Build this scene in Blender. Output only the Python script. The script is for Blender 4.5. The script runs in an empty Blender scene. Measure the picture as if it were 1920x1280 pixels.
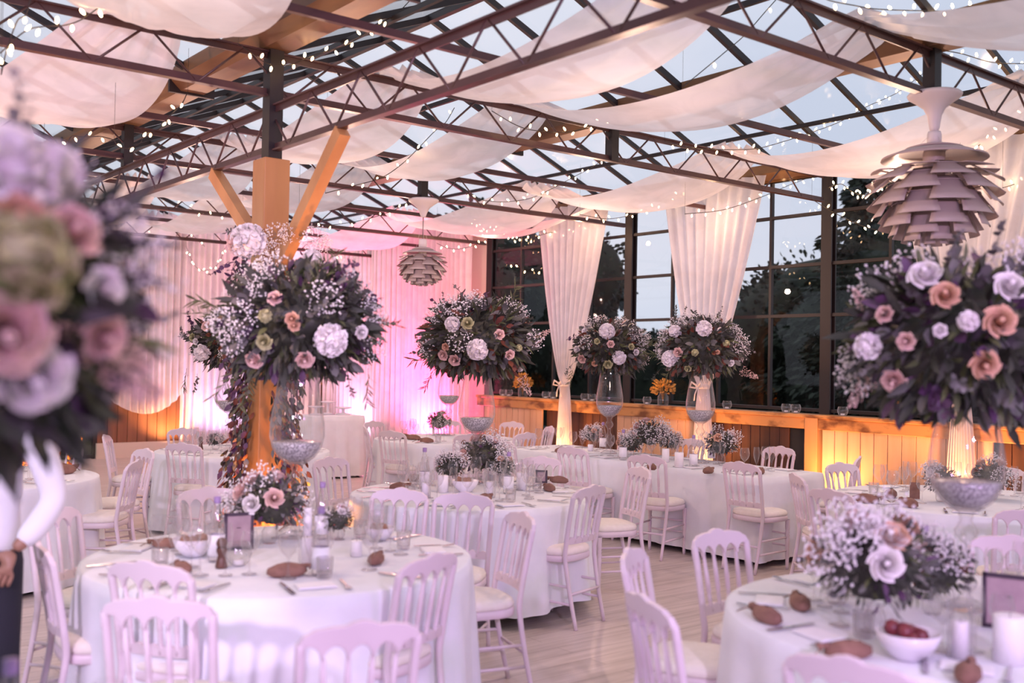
import bpy, math, random
import numpy as np
from mathutils import Vector, Matrix
PI = math.pi
random.seed(7)
scn = bpy.context.scene
COL = scn.collection

# ------------------------------------------------------------------ camera
CAM_Z = 1.70
YAW, PITCH, ROLL, FPX = math.radians(38.843), math.radians(1.177), math.radians(1.032), 1922.557
_fw = Vector((math.sin(YAW)*math.cos(PITCH), math.cos(YAW)*math.cos(PITCH), math.sin(PITCH)))
_r0 = Vector((math.cos(YAW), -math.sin(YAW), 0)); _u0 = _r0.cross(_fw)
_r = _r0*math.cos(ROLL) + _u0*math.sin(ROLL); _u = -_r0*math.sin(ROLL) + _u0*math.cos(ROLL)
cd = bpy.data.cameras.new('camera'); cam = bpy.data.objects.new('camera', cd); COL.objects.link(cam)
m = Matrix((( _r.x, _u.x, -_fw.x, 0), (_r.y, _u.y, -_fw.y, 0), (_r.z, _u.z, -_fw.z, CAM_Z), (0, 0, 0, 1)))
cam.matrix_world = m
cd.sensor_width = 36; cd.lens = FPX*36/1920; cd.clip_start = .05; cd.clip_end = 300
cd.dof.use_dof = True; cd.dof.focus_distance = 9.3; cd.dof.aperture_fstop = 1.5
scn.camera = cam
scn.view_settings.view_transform = 'Standard'; scn.view_settings.look = 'None'
scn.view_settings.exposure = 0.24; scn.view_settings.gamma = 1.0; scn.view_settings.use_curve_mapping = False
cy = scn.cycles
cy.max_bounces = 7; cy.diffuse_bounces = 3; cy.glossy_bounces = 3; cy.transmission_bounces = 5
cy.transparent_max_bounces = 24; cy.caustics_reflective = False; cy.caustics_refractive = False
cy.sample_clamp_indirect = 4.0

def at(px, py, **k):
    """pixel of the 1920x1280 frame -> point on a world plane (x=, y=, z=) or at a depth (d=)"""
    d = _fw*FPX + _r*(px-960) + _u*(640-py)
    (a, v), = k.items()
    if a == 'd': t = v/FPX
    else:
        i = 'xyz'.index(a); t = (v - (0, 0, CAM_Z)[i])/d[i]
    return Vector((0, 0, CAM_Z)) + d*t

# ------------------------------------------------------------------ sky
w = bpy.data.worlds.new('dusk_sky'); scn.world = w; w.use_nodes = True
nt = w.node_tree; nt.nodes.clear()
out = nt.nodes.new('ShaderNodeOutputWorld'); bg = nt.nodes.new('ShaderNodeBackground')
tc = nt.nodes.new('ShaderNodeTexCoord'); mp = nt.nodes.new('ShaderNodeMapping')
nz = nt.nodes.new('ShaderNodeTexNoise'); rp = nt.nodes.new('ShaderNodeValToRGB')
mp.inputs['Scale'].default_value = (1, 1, 3.0); nz.inputs['Scale'].default_value = 1.6; nz.inputs['Detail'].default_value = 5
rp.color_ramp.elements[0].position = .35; rp.color_ramp.elements[0].color = (.53, .58, .70, 1)
rp.color_ramp.elements[1].position = .70; rp.color_ramp.elements[1].color = (.70, .71, .79, 1)
nt.links.new(tc.outputs['Generated'], mp.inputs['Vector']); nt.links.new(mp.outputs[0], nz.inputs['Vector'])
nt.links.new(nz.outputs['Fac'], rp.inputs[0]); nt.links.new(rp.outputs[0], bg.inputs['Color'])
SKY_STRENGTH = 1.0
bg.inputs['Strength'].default_value = SKY_STRENGTH
nt.links.new(bg.outputs[0], out.inputs[0])

# ------------------------------------------------------------------ lamps of the room
def lamp(name, kind, loc, target, color, power, size=.1, spot=90, blend=.6):
    l = bpy.data.lights.new(name, kind); o = bpy.data.objects.new(name, l); COL.objects.link(o)
    l.energy = power; l.color = color
    if kind == 'SPOT': l.spot_size = math.radians(spot); l.spot_blend = blend; l.shadow_soft_size = size
    elif kind == 'AREA': l.size = size
    else: l.shadow_soft_size = size
    o.location = loc
    o.rotation_euler = (Vector(target)-Vector(loc)).to_track_quat('-Z', 'Y').to_euler()
    return o
# bar of stage spots behind the camera, towards the tables
LAV = (.74, .28, .96)
lamp('stage_spot', 'SPOT', (-1.6, -1.2, 2.7), (2.6, 4.8, .6), LAV, 165, .10, 80)
lamp('stage_spot', 'SPOT', (2.6, -2.2, 2.7), (3.2, 3.6, .6), LAV, 165, .10, 84)
lamp('stage_spot', 'SPOT', (0.6, -1.9, 2.8), (5.5, 7.0, 1.0), (.80, .62, 1.0), 480, .10, 60)
lamp('stage_spot', 'SPOT', (-2.5, 0.4, 2.7), (4.5, 9.5, 1.4), (.86, .66, .95), 800, .12, 60)
# coloured uplights on the floor (their cans are built further down)
ORANGE = (1.0, .36, .07); PINKL = (1.0, .05, .20); WARM = (1.0, .43, .15)
UPL = [  # x, y, aim, colour, power, spot angle, words
    (3.30, 6.14, (3.12, 6.5, 1.2), ORANGE, 170, 110, 'black uplight glowing orange at the foot of the wooden pillar, right side'),
    (2.78, 6.40, (3.02, 6.5, 1.4), ORANGE, 90, 110, 'black uplight glowing orange at the foot of the wooden pillar, left side'),
    (3.02, 11.85, (3.1, 12.5, 1.0), ORANGE, 300, 110, 'black uplight glowing orange below the leafy far pillar at left'),
    (9.16, 6.32, (9.45, 6.2, 1.4), WARM, 120, 120, 'black uplight beside the chairs against the glowing pale boards'),
    (9.12, 10.35, (9.3, 10.5, 2.0), WARM, 130, 110, 'black uplight below the farther tied window curtain'),
    (9.12, 7.85, (9.3, 8.0, 2.0), WARM, 130, 110, 'black uplight below the middle tied window curtain'),
    (9.12, 4.75, (9.3, 4.9, 2.0), WARM, 220, 110, 'black uplight below the nearest tied window curtain'),
    (8.75, 13.5, (9.35, 13.7, 2.0), PINKL, 1300, 130, 'black uplight washing the corner curtain pink'),
    (6.45, 17.02, (6.45, 17.4, 1.0), WARM, 110, 120, 'black uplight under the swagged curtain at the back boards'),
    (7.3, 16.6, (7.3, 17.25, 2.6), (.80, .55, 1.0), 150, 130, 'black uplight washing the back curtains lavender'),
    (8.9, 15.6, (9.3, 15.8, 2.6), (.95, .42, .75), 200, 130, 'black uplight washing the side curtain rose'),
    (0.7, 7.0, (1.8, 7.7, 3.6), (1.0, .42, .40), 330, 70, 'added uplight, unseen outside the left picture edge, tinting the ceiling swag salmon'),  # spot and can added out of frame to tint the upper-left swag
    (8.6, 17.0, (8.6, 17.25, 1.4), (1.0, .5, .45), 60, 110, 'black uplight behind the far tables at the back curtain'),
]
for x, y, tg, c, p, sp, _l in UPL:
    lamp('uplight_beam', 'SPOT', (x, y, .20), tg, c, p, .05, sp, .8)

# the summed glow of the fairy-light festoons strung all over the hall, just under the roof
for gx in (1.4, 4.7, 7.8):
    for gy in (1.2, 4.6, 8.4, 12.0, 15.4):
        lamp('festoon_glow', 'POINT', (gx, gy, 2.72), (gx, gy, 0), (1.0, .62, .46), 22 if gy < 2 else 42, .035)

# ------------------------------------------------------------------ object helpers
def thing(name, label, cat, loc=(0, 0, 0), rz=0, group=None):
    o = bpy.data.objects.new(name, None); COL.objects.link(o); o.empty_display_size = .1
    o.location = loc; o.rotation_euler = (0, 0, rz); o['label'] = label; o['category'] = cat
    if group: o['group'] = group
    return o
def tag(o, label=None, cat=None, group=None, kind=None):
    if label: o['label'] = label
    if cat: o['category'] = cat
    if group: o['group'] = group
    if kind: o['kind'] = kind
    return o
def copy_tree(o, parent=None, loc=None, rz=None):
    c = o.copy(); COL.objects.link(c); c.parent = parent
    if loc is not None: c.location = loc
    if rz is not None: c.rotation_euler = (0, 0, rz)
    for ch in KIDS.get(o.name, []): copy_tree(ch, c)
    if o.name in KIDS: KIDS[c.name] = []
    return c
KIDS = {}
class MB:
    def __init__(s): s.v = []; s.f = []; s.mi = []
    def add(s, vs, fs, mi=0):
        n = len(s.v); s.v.extend([tuple(p) for p in vs]); s.f.extend([tuple(i+n for i in f) for f in fs]); s.mi.extend([mi]*len(fs)); return s
    def box(s, c, d, rz=0, mi=0):
        x, y, z = d[0]/2, d[1]/2, d[2]/2; ca, sa = math.cos(rz), math.sin(rz)
        vs = []
        for i in (-x, x):
            for j in (-y, y):
                for k in (-z, z): vs.append((c[0]+i*ca-j*sa, c[1]+i*sa+j*ca, c[2]+k))
        return s.add(vs, [(0,1,3,2),(4,6,7,5),(0,4,5,1),(2,3,7,6),(0,2,6,4),(1,5,7,3)], mi)
    def bar(s, a, b, w, h=None, mi=0):
        h = h or w; a = Vector(a); b = Vector(b); d = (b-a).normalized()
        up = Vector((0,0,1)) if abs(d.z) < .95 else Vector((0,1,0))
        x = d.cross(up).normalized()*w/2; y = x.cross(d).normalized()*h/2
        vs = [p+i*x+j*y for p in (a, b) for i, j in ((-1,-1),(1,-1),(1,1),(-1,1))]
        return s.add(vs, [(0,3,2,1),(4,5,6,7),(0,1,5,4),(1,2,6,5),(2,3,7,6),(3,0,4,7)], mi)
    def tube(s, pts, r, n=6, cap=True, mi=0):
        pts = [Vector(p) for p in pts]; rs = r if isinstance(r, (list, tuple)) else [r]*len(pts)
        vs = []; prev = None
        for i, p in enumerate(pts):
            d = (pts[min(i+1, len(pts)-1)]-pts[max(i-1, 0)]).normalized()
            if prev is None:
                up = Vector((0,0,1)) if abs(d.z) < .9 else Vector((1,0,0)); x = d.cross(up).normalized()
            else: x = (prev - d*prev.dot(d)).normalized()
            prev = x; y = d.cross(x)
            for k in range(n):
                a = 2*PI*k/n; vs.append(p+(x*math.cos(a)+y*math.sin(a))*rs[i])
        fs = [(i*n+k, i*n+(k+1)%n, (i+1)*n+(k+1)%n, (i+1)*n+k) for i in range(len(pts)-1) for k in range(n)]
        if cap: fs += [tuple(range(n-1, -1, -1)), tuple((len(pts)-1)*n+k for k in range(n))]
        return s.add(vs, fs, mi)
    def lathe(s, prof, n=20, c=(0,0,0), mi=0, close=False):
        vs = []; m_ = len(prof)
        for r, z in prof:
            for k in range(n):
                a = 2*PI*k/n; vs.append((c[0]+r*math.cos(a), c[1]+r*math.sin(a), c[2]+z))
        fs = [(i*n+k, i*n+(k+1)%n, (i+1)*n+(k+1)%n, (i+1)*n+k) for i in range(m_-1) for k in range(n)]
        return s.add(vs, fs, mi)
    def grid(s, fn, nu, nv, mi=0, closed_u=False):
        vs = [fn(i/nu, j/nv) for i in range(nu+1) for j in range(nv+1)]
        fs = [(i*(nv+1)+j, (i+1)*(nv+1)+j, (i+1)*(nv+1)+j+1, i*(nv+1)+j+1) for i in range(nu) for j in range(nv)]
        return s.add(vs, fs, mi)
    def mesh(s, name, mats, smooth=True):
        me = bpy.data.meshes.new(name); me.from_pydata(s.v, [], s.f)
        for m_ in (mats if isinstance(mats, (list, tuple)) else [mats]): me.materials.append(m_)
        if any(s.mi): me.polygons.foreach_set('material_index', s.mi)
        if smooth: me.polygons.foreach_set('use_smooth', [True]*len(s.f))
        me.update(); return me
    def build(s, name, mats, parent=None, smooth=True, loc=None):
        me = s.mesh(name, mats, smooth)
        return put(name, me, parent, loc)
def put(name, me, parent=None, loc=None, rot=None, scale=None):
    o = bpy.data.objects.new(name, me); COL.objects.link(o)
    if parent: o.parent = parent; KIDS.setdefault(parent.name, []).append(o)
    if loc is not None: o.location = loc
    if rot is not None: o.rotation_euler = rot
    if scale is not None: o.scale = (scale,)*3 if isinstance(scale, (int, float)) else scale
    return o
def autosmooth(me, ang=40):
    try:
        me.set_sharp_from_angle(angle=math.radians(ang))
    except Exception: pass

# ------------------------------------------------------------------ materials
def mat(name, col, rough=.5, metal=0, spec=None, **k):
    m_ = bpy.data.materials.new(name); m_.use_nodes = True
    b = m_.node_tree.nodes['Principled BSDF']; b.inputs['Base Color'].default_value = (*col, 1)
    b.inputs['Roughness'].default_value = rough; b.inputs['Metallic'].default_value = metal
    if spec is not None: b.inputs['Specular IOR Level'].default_value = spec
    for kk, v in k.items(): b.inputs[kk].default_value = v
    return m_
def noisy(name, c1, c2, scale=4, stretch=(1,1,1), rough=.6, detail=4, bump=0, lo=.35, hi=.65, coord='Object', metal=0):
    m_ = mat(name, c1, rough, metal); t = m_.node_tree; b = t.nodes['Principled BSDF']
    tc = t.nodes.new('ShaderNodeTexCoord'); mp = t.nodes.new('ShaderNodeMapping'); mp.inputs['Scale'].default_value = stretch
    n = t.nodes.new('ShaderNodeTexNoise'); n.inputs['Scale'].default_value = scale; n.inputs['Detail'].default_value = detail
    r = t.nodes.new('ShaderNodeValToRGB'); e = r.color_ramp.elements
    e[0].position = lo; e[0].color = (*c1, 1); e[1].position = hi; e[1].color = (*c2, 1)
    t.links.new(tc.outputs[coord], mp.inputs[0]); t.links.new(mp.outputs[0], n.inputs['Vector'])
    t.links.new(n.outputs['Fac'], r.inputs[0]); t.links.new(r.outputs[0], b.inputs['Base Color'])
    if bump:
        bp = t.nodes.new('ShaderNodeBump'); bp.inputs['Strength'].default_value = bump; bp.inputs['Distance'].default_value = .02
        t.links.new(n.outputs['Fac'], bp.inputs['Height']); t.links.new(bp.outputs[0], b.inputs['Normal'])
    return m_
def thin_glass(name, tint=(1,1,1), ior=1.5, rough=.02, edge=.0):
    m_ = bpy.data.materials.new(name); m_.use_nodes = True; t = m_.node_tree; t.nodes.clear()
    o = t.nodes.new('ShaderNodeOutputMaterial'); tr = t.nodes.new('ShaderNodeBsdfTransparent'); gl = t.nodes.new('ShaderNodeBsdfGlossy')
    fr = t.nodes.new('ShaderNodeFresnel'); ge = t.nodes.new('ShaderNodeNewGeometry'); io = t.nodes.new('ShaderNodeMix')
    io.inputs[2].default_value = ior; io.inputs[3].default_value = 1/ior      # both faces of a thin sheet reflect alike
    t.links.new(ge.outputs['Backfacing'], io.inputs[0]); t.links.new(io.outputs[0], fr.inputs['IOR'])
    mx = t.nodes.new('ShaderNodeMixShader'); tr.inputs[0].default_value = (*tint, 1); gl.inputs['Roughness'].default_value = rough
    t.links.new(fr.outputs[0], mx.inputs[0]); t.links.new(tr.outputs[0], mx.inputs[1]); t.links.new(gl.outputs[0], mx.inputs[2])
    last = mx
    if edge:
        lw = t.nodes.new('ShaderNodeLayerWeight'); lw.inputs[0].default_value = .25
        mu = t.nodes.new('ShaderNodeMath'); mu.operation = 'MULTIPLY'; mu.inputs[1].default_value = edge
        df = t.nodes.new('ShaderNodeBsdfTranslucent'); df.inputs[0].default_value = (.8, .78, .8, 1)
        m2 = t.nodes.new('ShaderNodeMixShader')
        t.links.new(lw.outputs['Facing'], mu.inputs[0]); t.links.new(mu.outputs[0], m2.inputs[0])
        t.links.new(mx.outputs[0], m2.inputs[1]); t.links.new(df.outputs[0], m2.inputs[2]); last = m2
    t.links.new(last.outputs[0], o.inputs[0]); return m_
def fabric(name, col, transl=.5, transp=.1, rough_noise=0):
    m_ = bpy.data.materials.new(name); m_.use_nodes = True; t = m_.node_tree; t.nodes.clear()
    o = t.nodes.new('ShaderNodeOutputMaterial'); d = t.nodes.new('ShaderNodeBsdfDiffuse'); tl = t.nodes.new('ShaderNodeBsdfTranslucent')
    tr = t.nodes.new('ShaderNodeBsdfTransparent'); m1 = t.nodes.new('ShaderNodeMixShader'); m2 = t.nodes.new('ShaderNodeMixShader')
    tc = t.nodes.new('ShaderNodeTexCoord'); n = t.nodes.new('ShaderNodeTexNoise'); n.inputs['Scale'].default_value = 3.0; n.inputs['Detail'].default_value = 6; n.inputs['Distortion'].default_value = 1.2
    r = t.nodes.new('ShaderNodeValToRGB'); e = r.color_ramp.elements
    e[0].position = .35; e[0].color = (*[c*.90 for c in col], 1); e[1].position = .6; e[1].color = (*col, 1)
    t.links.new(tc.outputs['Object'], n.inputs['Vector']); t.links.new(n.outputs['Fac'], r.inputs[0])
    t.links.new(r.outputs[0], d.inputs[0]); t.links.new(r.outputs[0], tl.inputs[0])
    m1.inputs[0].default_value = transl; m2.inputs[0].default_value = transp
    t.links.new(d.outputs[0], m1.inputs[1]); t.links.new(tl.outputs[0], m1.inputs[2])
    t.links.new(m1.outputs[0], m2.inputs[1]); t.links.new(tr.outputs[0], m2.inputs[2]); t.links.new(m2.outputs[0], o.inputs[0])
    return m_
def leafmat(name, col, col2):
    m_ = noisy(name, col, col2, 9, rough=.55, detail=2); return m_
def emit(name, col, s, sample=False):
    m_ = bpy.data.materials.new(name); m_.use_nodes = True; t = m_.node_tree; t.nodes.clear()
    o = t.nodes.new('ShaderNodeOutputMaterial'); e = t.nodes.new('ShaderNodeEmission'); e.inputs[0].default_value = (*col, 1); e.inputs[1].default_value = s
    t.links.new(e.outputs[0], o.inputs[0])
    if not sample: m_.cycles.emission_sampling = 'NONE'
    return m_
M = dict(
    chair=mat('white_lacquer', (.72, .61, .67), .42),
    cushion=noisy('cream_cushion_fabric', (.80, .74, .68), (.84, .78, .73), 30, rough=.9),
    cloth=noisy('white_table_linen', (.76, .77, .82), (.80, .81, .86), 8, rough=.85),
    steel=noisy('dark_red_brown_steel', (.050, .021, .022), (.080, .034, .032), 3, rough=.38),
    steeld=mat('black_brown_steel', (.014, .009, .010), .5),
    gutter=noisy('rusty_brown_gutter_steel', (.13, .065, .035), (.24, .13, .055), 5, (1, .2, 1), rough=.45, metal=.3),
    alu=noisy('weathered_zinc', (.20, .20, .23), (.30, .30, .33), 14, rough=.5),
    pine=noisy('knotty_pine', (.38, .17, .06), (.52, .26, .10), 3.2, (1, 1, .18), rough=.5, detail=6, bump=.1),
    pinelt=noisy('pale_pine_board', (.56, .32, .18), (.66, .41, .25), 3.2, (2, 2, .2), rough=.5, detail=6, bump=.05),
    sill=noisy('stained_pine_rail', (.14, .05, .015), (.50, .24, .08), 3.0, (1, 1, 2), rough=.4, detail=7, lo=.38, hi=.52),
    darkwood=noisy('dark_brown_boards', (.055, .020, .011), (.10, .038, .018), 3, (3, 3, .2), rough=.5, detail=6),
    kerb=mat('cream_painted_kerb', (.60, .52, .44), .7),
    wglass=thin_glass('window_glass', (.97, .97, .98), 1.45, .0),
    rglass=thin_glass('roof_glass', (.97, .98, 1.0), 1.25, .15),
    glass=thin_glass('clear_glass', (.97, .96, .97), 1.55, .02, .62),
    gravel=noisy('clear_glass_gravel', (.25, .23, .24), (.62, .60, .60), 120, rough=.15, lo=.45, hi=.55),
    drape=fabric('pale_ceiling_voile', (.93, .87, .87), .58, .12),
    sheer=fabric('sheer_white_voile', (.90, .85, .88), .42, .06),
    bulb=emit('warm_fairy_bulb', (1.0, .62, .30), 26),
    cable=mat('dark_light_cable', (.02, .012, .01), .6),
    lampm=noisy('matt_pinkish_lamp_metal', (.42, .34, .33), (.46, .37, .36), 3, rough=.45),
    lampw=mat('white_lamp_enamel', (.72, .66, .66), .4),
    candle=mat('white_candle_wax', (.88, .84, .86), .45),
    label_=mat('white_paper', (.86, .84, .88), .7),
    linen=noisy('brown_linen', (.20, .10, .075), (.30, .16, .12), 20, rough=.9),
    cutlery=mat('polished_steel', (.55, .52, .54), .22, .9),
    wooddk=mat('turned_dark_wood', (.12, .05, .035), .4),
    black=mat('black_plastic', (.012, .012, .014), .5),
    frame=mat('dark_picture_frame', (.05, .03, .05), .4),
    paper=noisy('printed_mauve_card', (.36, .25, .28), (.44, .32, .34), 12, rough=.8),
    water=thin_glass('still_water', (.93, .95, .97), 1.33, .02, .15),
    food=noisy('dark_red_berries', (.10, .01, .02), (.20, .03, .04), 40, rough=.4),
    bread=noisy('brown_crust', (.22, .11, .07), (.34, .19, .12), 25, rough=.8),
    bowl=mat('white_china', (.80, .76, .82), .25),
    leafd=leafmat('dark_green_leaf', (.038, .040, .030), (.066, .066, .052)),
    leafm=leafmat('olive_leaf', (.075, .090, .035), (.12, .13, .055)),
    leafs=leafmat('grey_green_eucalyptus', (.12, .115, .11), (.19, .175, .17)),
    leafr=leafmat('russet_leaf', (.13, .035, .03), (.22, .07, .035)),
    leafp=leafmat('plum_leaf', (.075, .03, .08), (.12, .055, .12)),
    white_fl=noisy('white_petals', (.84, .78, .78), (.90, .85, .84), 10, rough=.7),
    pink_fl=noisy('blush_petals', (.72, .45, .40), (.84, .62, .56), 10, rough=.7),
    peach_fl=noisy('peach_petals', (.66, .35, .22), (.78, .52, .38), 10, rough=.7),
    green_fl=noisy('pale_green_petals', (.42, .42, .20), (.58, .54, .32), 14, rough=.7),
    gyps=mat('tiny_white_blossoms', (.86, .82, .82), .7),
    dried=noisy('dried_orange_flowers', (.45, .20, .04), (.65, .34, .08), 12, rough=.8),
    skin=mat('brown_skin', (.33, .17, .12), .5), hair=mat('dark_hair', (.02, .014, .012), .5),
    shirt=noisy('white_cotton_shirt', (.76, .74, .80), (.82, .80, .85), 6, rough=.85), trouser=mat('black_trousers', (.012, .012, .022), .8),
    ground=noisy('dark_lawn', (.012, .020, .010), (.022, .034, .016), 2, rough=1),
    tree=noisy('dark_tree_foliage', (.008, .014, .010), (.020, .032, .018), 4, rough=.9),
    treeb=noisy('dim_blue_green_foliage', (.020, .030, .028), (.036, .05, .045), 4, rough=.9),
    bark=mat('bark', (.03, .02, .015), .9),
)
# floor planks (running across the hall)
def floor_mat():
    m_ = mat('pale_greyed_oak_floor', (.5, .4, .35), .38); t = m_.node_tree; b = t.nodes['Principled BSDF']
    tc = t.nodes.new('ShaderNodeTexCoord'); br = t.nodes.new('ShaderNodeTexBrick'); br.offset = .43
    br.inputs['Scale'].default_value = 1.0; br.inputs['Brick Width'].default_value = 1.6; br.inputs['Row Height'].default_value = .14
    br.inputs['Mortar Size'].default_value = .0025; br.inputs['Color1'].default_value = (.62, .53, .49, 1); br.inputs['Color2'].default_value = (.70, .60, .56, 1)
    br.inputs['Mortar'].default_value = (.42, .34, .31, 1)
    mp = t.nodes.new('ShaderNodeMapping'); mp.inputs['Scale'].default_value = (1.2, 14, 1); n = t.nodes.new('ShaderNodeTexNoise')
    n.inputs['Scale'].default_value = 1.6; n.inputs['Detail'].default_value = 6
    r = t.nodes.new('ShaderNodeValToRGB'); e = r.color_ramp.elements; e[0].position = .3; e[0].color = (.72, .70, .68, 1); e[1].position = .7; e[1].color = (1, 1, 1, 1)
    mx = t.nodes.new('ShaderNodeMix'); mx.data_type = 'RGBA'; mx.blend_type = 'MULTIPLY'; mx.inputs[0].default_value = 1
    t.links.new(tc.outputs['Object'], br.inputs[0]); t.links.new(tc.outputs['Object'], mp.inputs[0]); t.links.new(mp.outputs[0], n.inputs[0]); t.links.new(n.outputs[0], r.inputs[0])
    t.links.new(br.outputs[0], mx.inputs[6]); t.links.new(r.outputs[0], mx.inputs[7]); t.links.new(mx.outputs[2], b.inputs['Base Color'])
    return m_
M['floor'] = floor_mat()

# ================================================================== STRUCTURE
XW, YB = 9.59, 17.45
TY = [0.52, 3.52, 6.52, 9.52, 12.52, 15.52]
VAL = [-3.38, -.14, 3.10, 6.35, 9.59]
ZV, ZR = 3.90, 4.56
ZL, ZU = 3.50, 3.80
def struct(o): o['kind'] = 'structure'; return o
struct(MB().box((3.1, 7.2, -.05), (13.4, 20.9, .1)).build('floor', M['floor'], smooth=False))
struct(MB().box((8, 30, -.16), (160, 160, .1)).build('ground_outside', M['ground'], smooth=False))

# glass roof: per slope one glazed surface with its bars
def slope(x0, z0, x1, z1, bar_phase):
    o = struct(thing('ceiling', '', '')); del o['label']; del o['category']
    MB().add([(x0, -2.6, z0), (x1, -2.6, z1), (x1, YB, z1), (x0, YB, z0)], [(0, 1, 2, 3)]).build('roof_glass', M['rglass'], o, smooth=False)
    b = MB(); y = -2.5+bar_phase
    d = Vector((x1-x0, 0, z1-z0)).normalized(); n = Vector((-d.z, 0, d.x))*.025
    if n.z > 0: n = -n
    while y < YB:
        b.bar(Vector((x0, y, z0))+n, Vector((x1, y, z1))+n, .035, .05); y += .725
    b.build('glazing_bars', M['steeld'], o, smooth=False)
    # mid purlin
    pz = (z0+z1)/2-.07
    MB().bar(((x0+x1)/2, -2.6, pz), ((x0+x1)/2, YB, pz), .03, .04).build('purlin', M['steeld'], o, smooth=False)
for i in range(4):
    a, b_ = VAL[i], VAL[i+1]; r_ = (a+b_)/2
    slope(a, ZV, r_, ZR, .1); slope(r_, ZR, b_, ZV, .1)
    t = struct(thing('trim_1', '', '')); del t['label']; del t['category']; t.name = 'trim_%d' % (i+1)
    MB().bar((r_, -2.6, ZR-.03), (r_, YB, ZR-.03), .05, .06).build('ridge_bar', M['steeld'], t, smooth=False)
# valley gutters: folded steel channel with zinc lining edge
for i, xv in enumerate(VAL):
    g = struct(thing('trim_%d' % (i+5), '', '')); del g['label']; del g['category']
    w2 = .17
    pr_ = [(-w2, .10), (-w2, .0), (-w2*.55, -.07), (w2*.55, -.07), (w2, .0), (w2, .10)]
    inn = [(w2-.012, .10), (w2-.012, .005), (w2*.55-.005, -.055), (-w2*.55+.005, -.055), (-w2+.012, .005), (-w2+.012, .10)]
    ring = pr_+inn; n = len(ring)
    vs = [(xv+x, y, ZV-.02+z) for y in (-2.6, YB) for x, z in ring]
    fs = [(k, (k+1) % n, n+(k+1) % n, n+k) for k in range(n)]
    MB().add(vs, fs).build('gutter', M['gutter'], g, smooth=False)
    # seams
    b = MB(); y = -1
    while y < YB:
        b.box((xv, y, ZV-.05), (.37, .03, .12)); y += 3
    b.build('gutter_bracket', M['steeld'], g, smooth=False)
# horizontal ties mid-bay
k = 0
for y in (5.02, 8.02, 11.02, 14.02):
    t = MB().bar((-3.4, y, 3.58), (9.6, y, 3.58), .035, .045).build('roof_tie', M['steel'], smooth=False)
    tag(t, ['dark steel tie tube crossing the nearest bay below the glass', 'dark steel tie tube crossing the second bay', 'dark steel tie tube crossing the third bay', 'dark steel tie tube crossing the far bay near the back curtains'][k], 'steel beam', 'ties between the lattice trusses'); k += 1

def truss(name, label, A, B, zl, zu, module, group):
    """lattice truss from A to B (xy), zig-zag webs as parts"""
    o = thing(name, label, 'truss', (A[0], A[1], zl), 0, group)
    dx, dy = B[0]-A[0], B[1]-A[1]; L = math.hypot(dx, dy); ux, uy = dx/L, dy/L; h = zu-zl
    # chords: T / angle sections
    for nm, z in (('lower_chord', 0), ('upper_chord', h)):
        b = MB(); b.bar((0, 0, z), (dx, dy, z), .055, .012); b.bar((0, 0, z+(.024 if z == 0 else -.024)), (dx, dy, z+(.024 if z == 0 else -.024)), .012, .045)
        b.build(nm, M['steel'], o, smooth=False)
    n = int(L/module)
    for i in range(n):
        s0 = i*module; s1 = s0+module/2; s2 = s0+module
        for (sa, za, sb, zb) in ((s0, 0, s1, h), (s1, h, s2, 0)):
            MB().tube([(ux*sa, uy*sa, za), (ux*sb, uy*sb, zb)], .0085, 5).build('web_bar', M['steel'], o)
    return o
names = {0.52: 'steel lattice truss passing almost overhead at the top edge', 3.52: 'steel lattice truss across the upper right above the big leaf lamp', 6.52: 'steel lattice truss meeting the top of the wooden pillar',
         9.52: 'steel lattice truss above the smaller leaf lamp', 12.52: 'steel lattice truss over the far curtained bay', 15.52: 'steel lattice truss nearest the back curtains'}
for y in TY[1:]:
    truss('lattice_truss', names[y], (-3.38 if y < 12 else 0, y), (XW-.06, y), ZL, ZU, .66, 'lattice trusses across the hall')
truss('lattice_girder', 'long deeper lattice girder running front to back on the wooden pillar', (3.10, -1.8), (3.10, YB), 3.12, 3.43, .62, None)
# posts in the roof over the girder and king posts below the gutters
for (x, y, z0, z1, lab) in ((3.10, 9.52, 3.43, 3.84, 'short dark steel post on the girder behind the pillar'), (3.10, 3.52, 3.43, 3.84, 'short dark steel post on the girder nearest the camera'),
                        (6.35, 3.52, 3.5, 3.84, 'short dark steel post directly above the big leaf lamp'), (6.35, 6.52, 3.5, 3.84, 'short dark steel post under the second gutter, between both leaf lamps'),
                        (6.35, 9.52, 3.5, 3.84, 'short dark steel post directly above the smaller leaf lamp')):
    tag(MB().box((0, 0, (z1-z0)/2), (.085, .085, z1-z0)).build('roof_post', M['steeld'], smooth=False, loc=(x, y, z0)), lab, 'steel post', 'short posts carrying the gutters')

# wooden pillars
def pillar(x, y, label, braces):
    o = thing('pillar', label, 'pillar', (x, y, 0))
    b = MB(); b.box((0, 0, 1.53), (.19, .19, 3.06))
    me = b.build('wooden_post', M['pine'], o, smooth=False); bev(me, .008)
    MB().box((0, 0, 3.46), (.10, .11, .80)).build('steel_head', M['steeld'], o, smooth=False)
    for s, z0 in braces:
        MB().bar((0, .09*s, z0), (0, .98*s, 3.10), .075, .09).build('diagonal_brace', M['pine'], o, smooth=False)
    return o
def bev(o, w, seg=2):
    md = o.modifiers.new('bevel', 'BEVEL'); md.width = w; md.segments = seg; md.limit_method = 'ANGLE'
pillar(3.10, 6.52, 'wooden pillar with diagonal braces wrapped in foliage behind near left table', [(-1, 2.25), (1, 2.42)])
pillar(3.10, 12.52, 'far wooden pillar lit orange at the left edge behind the waiter', [(-1, 2.3), (1, 2.3)])

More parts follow.
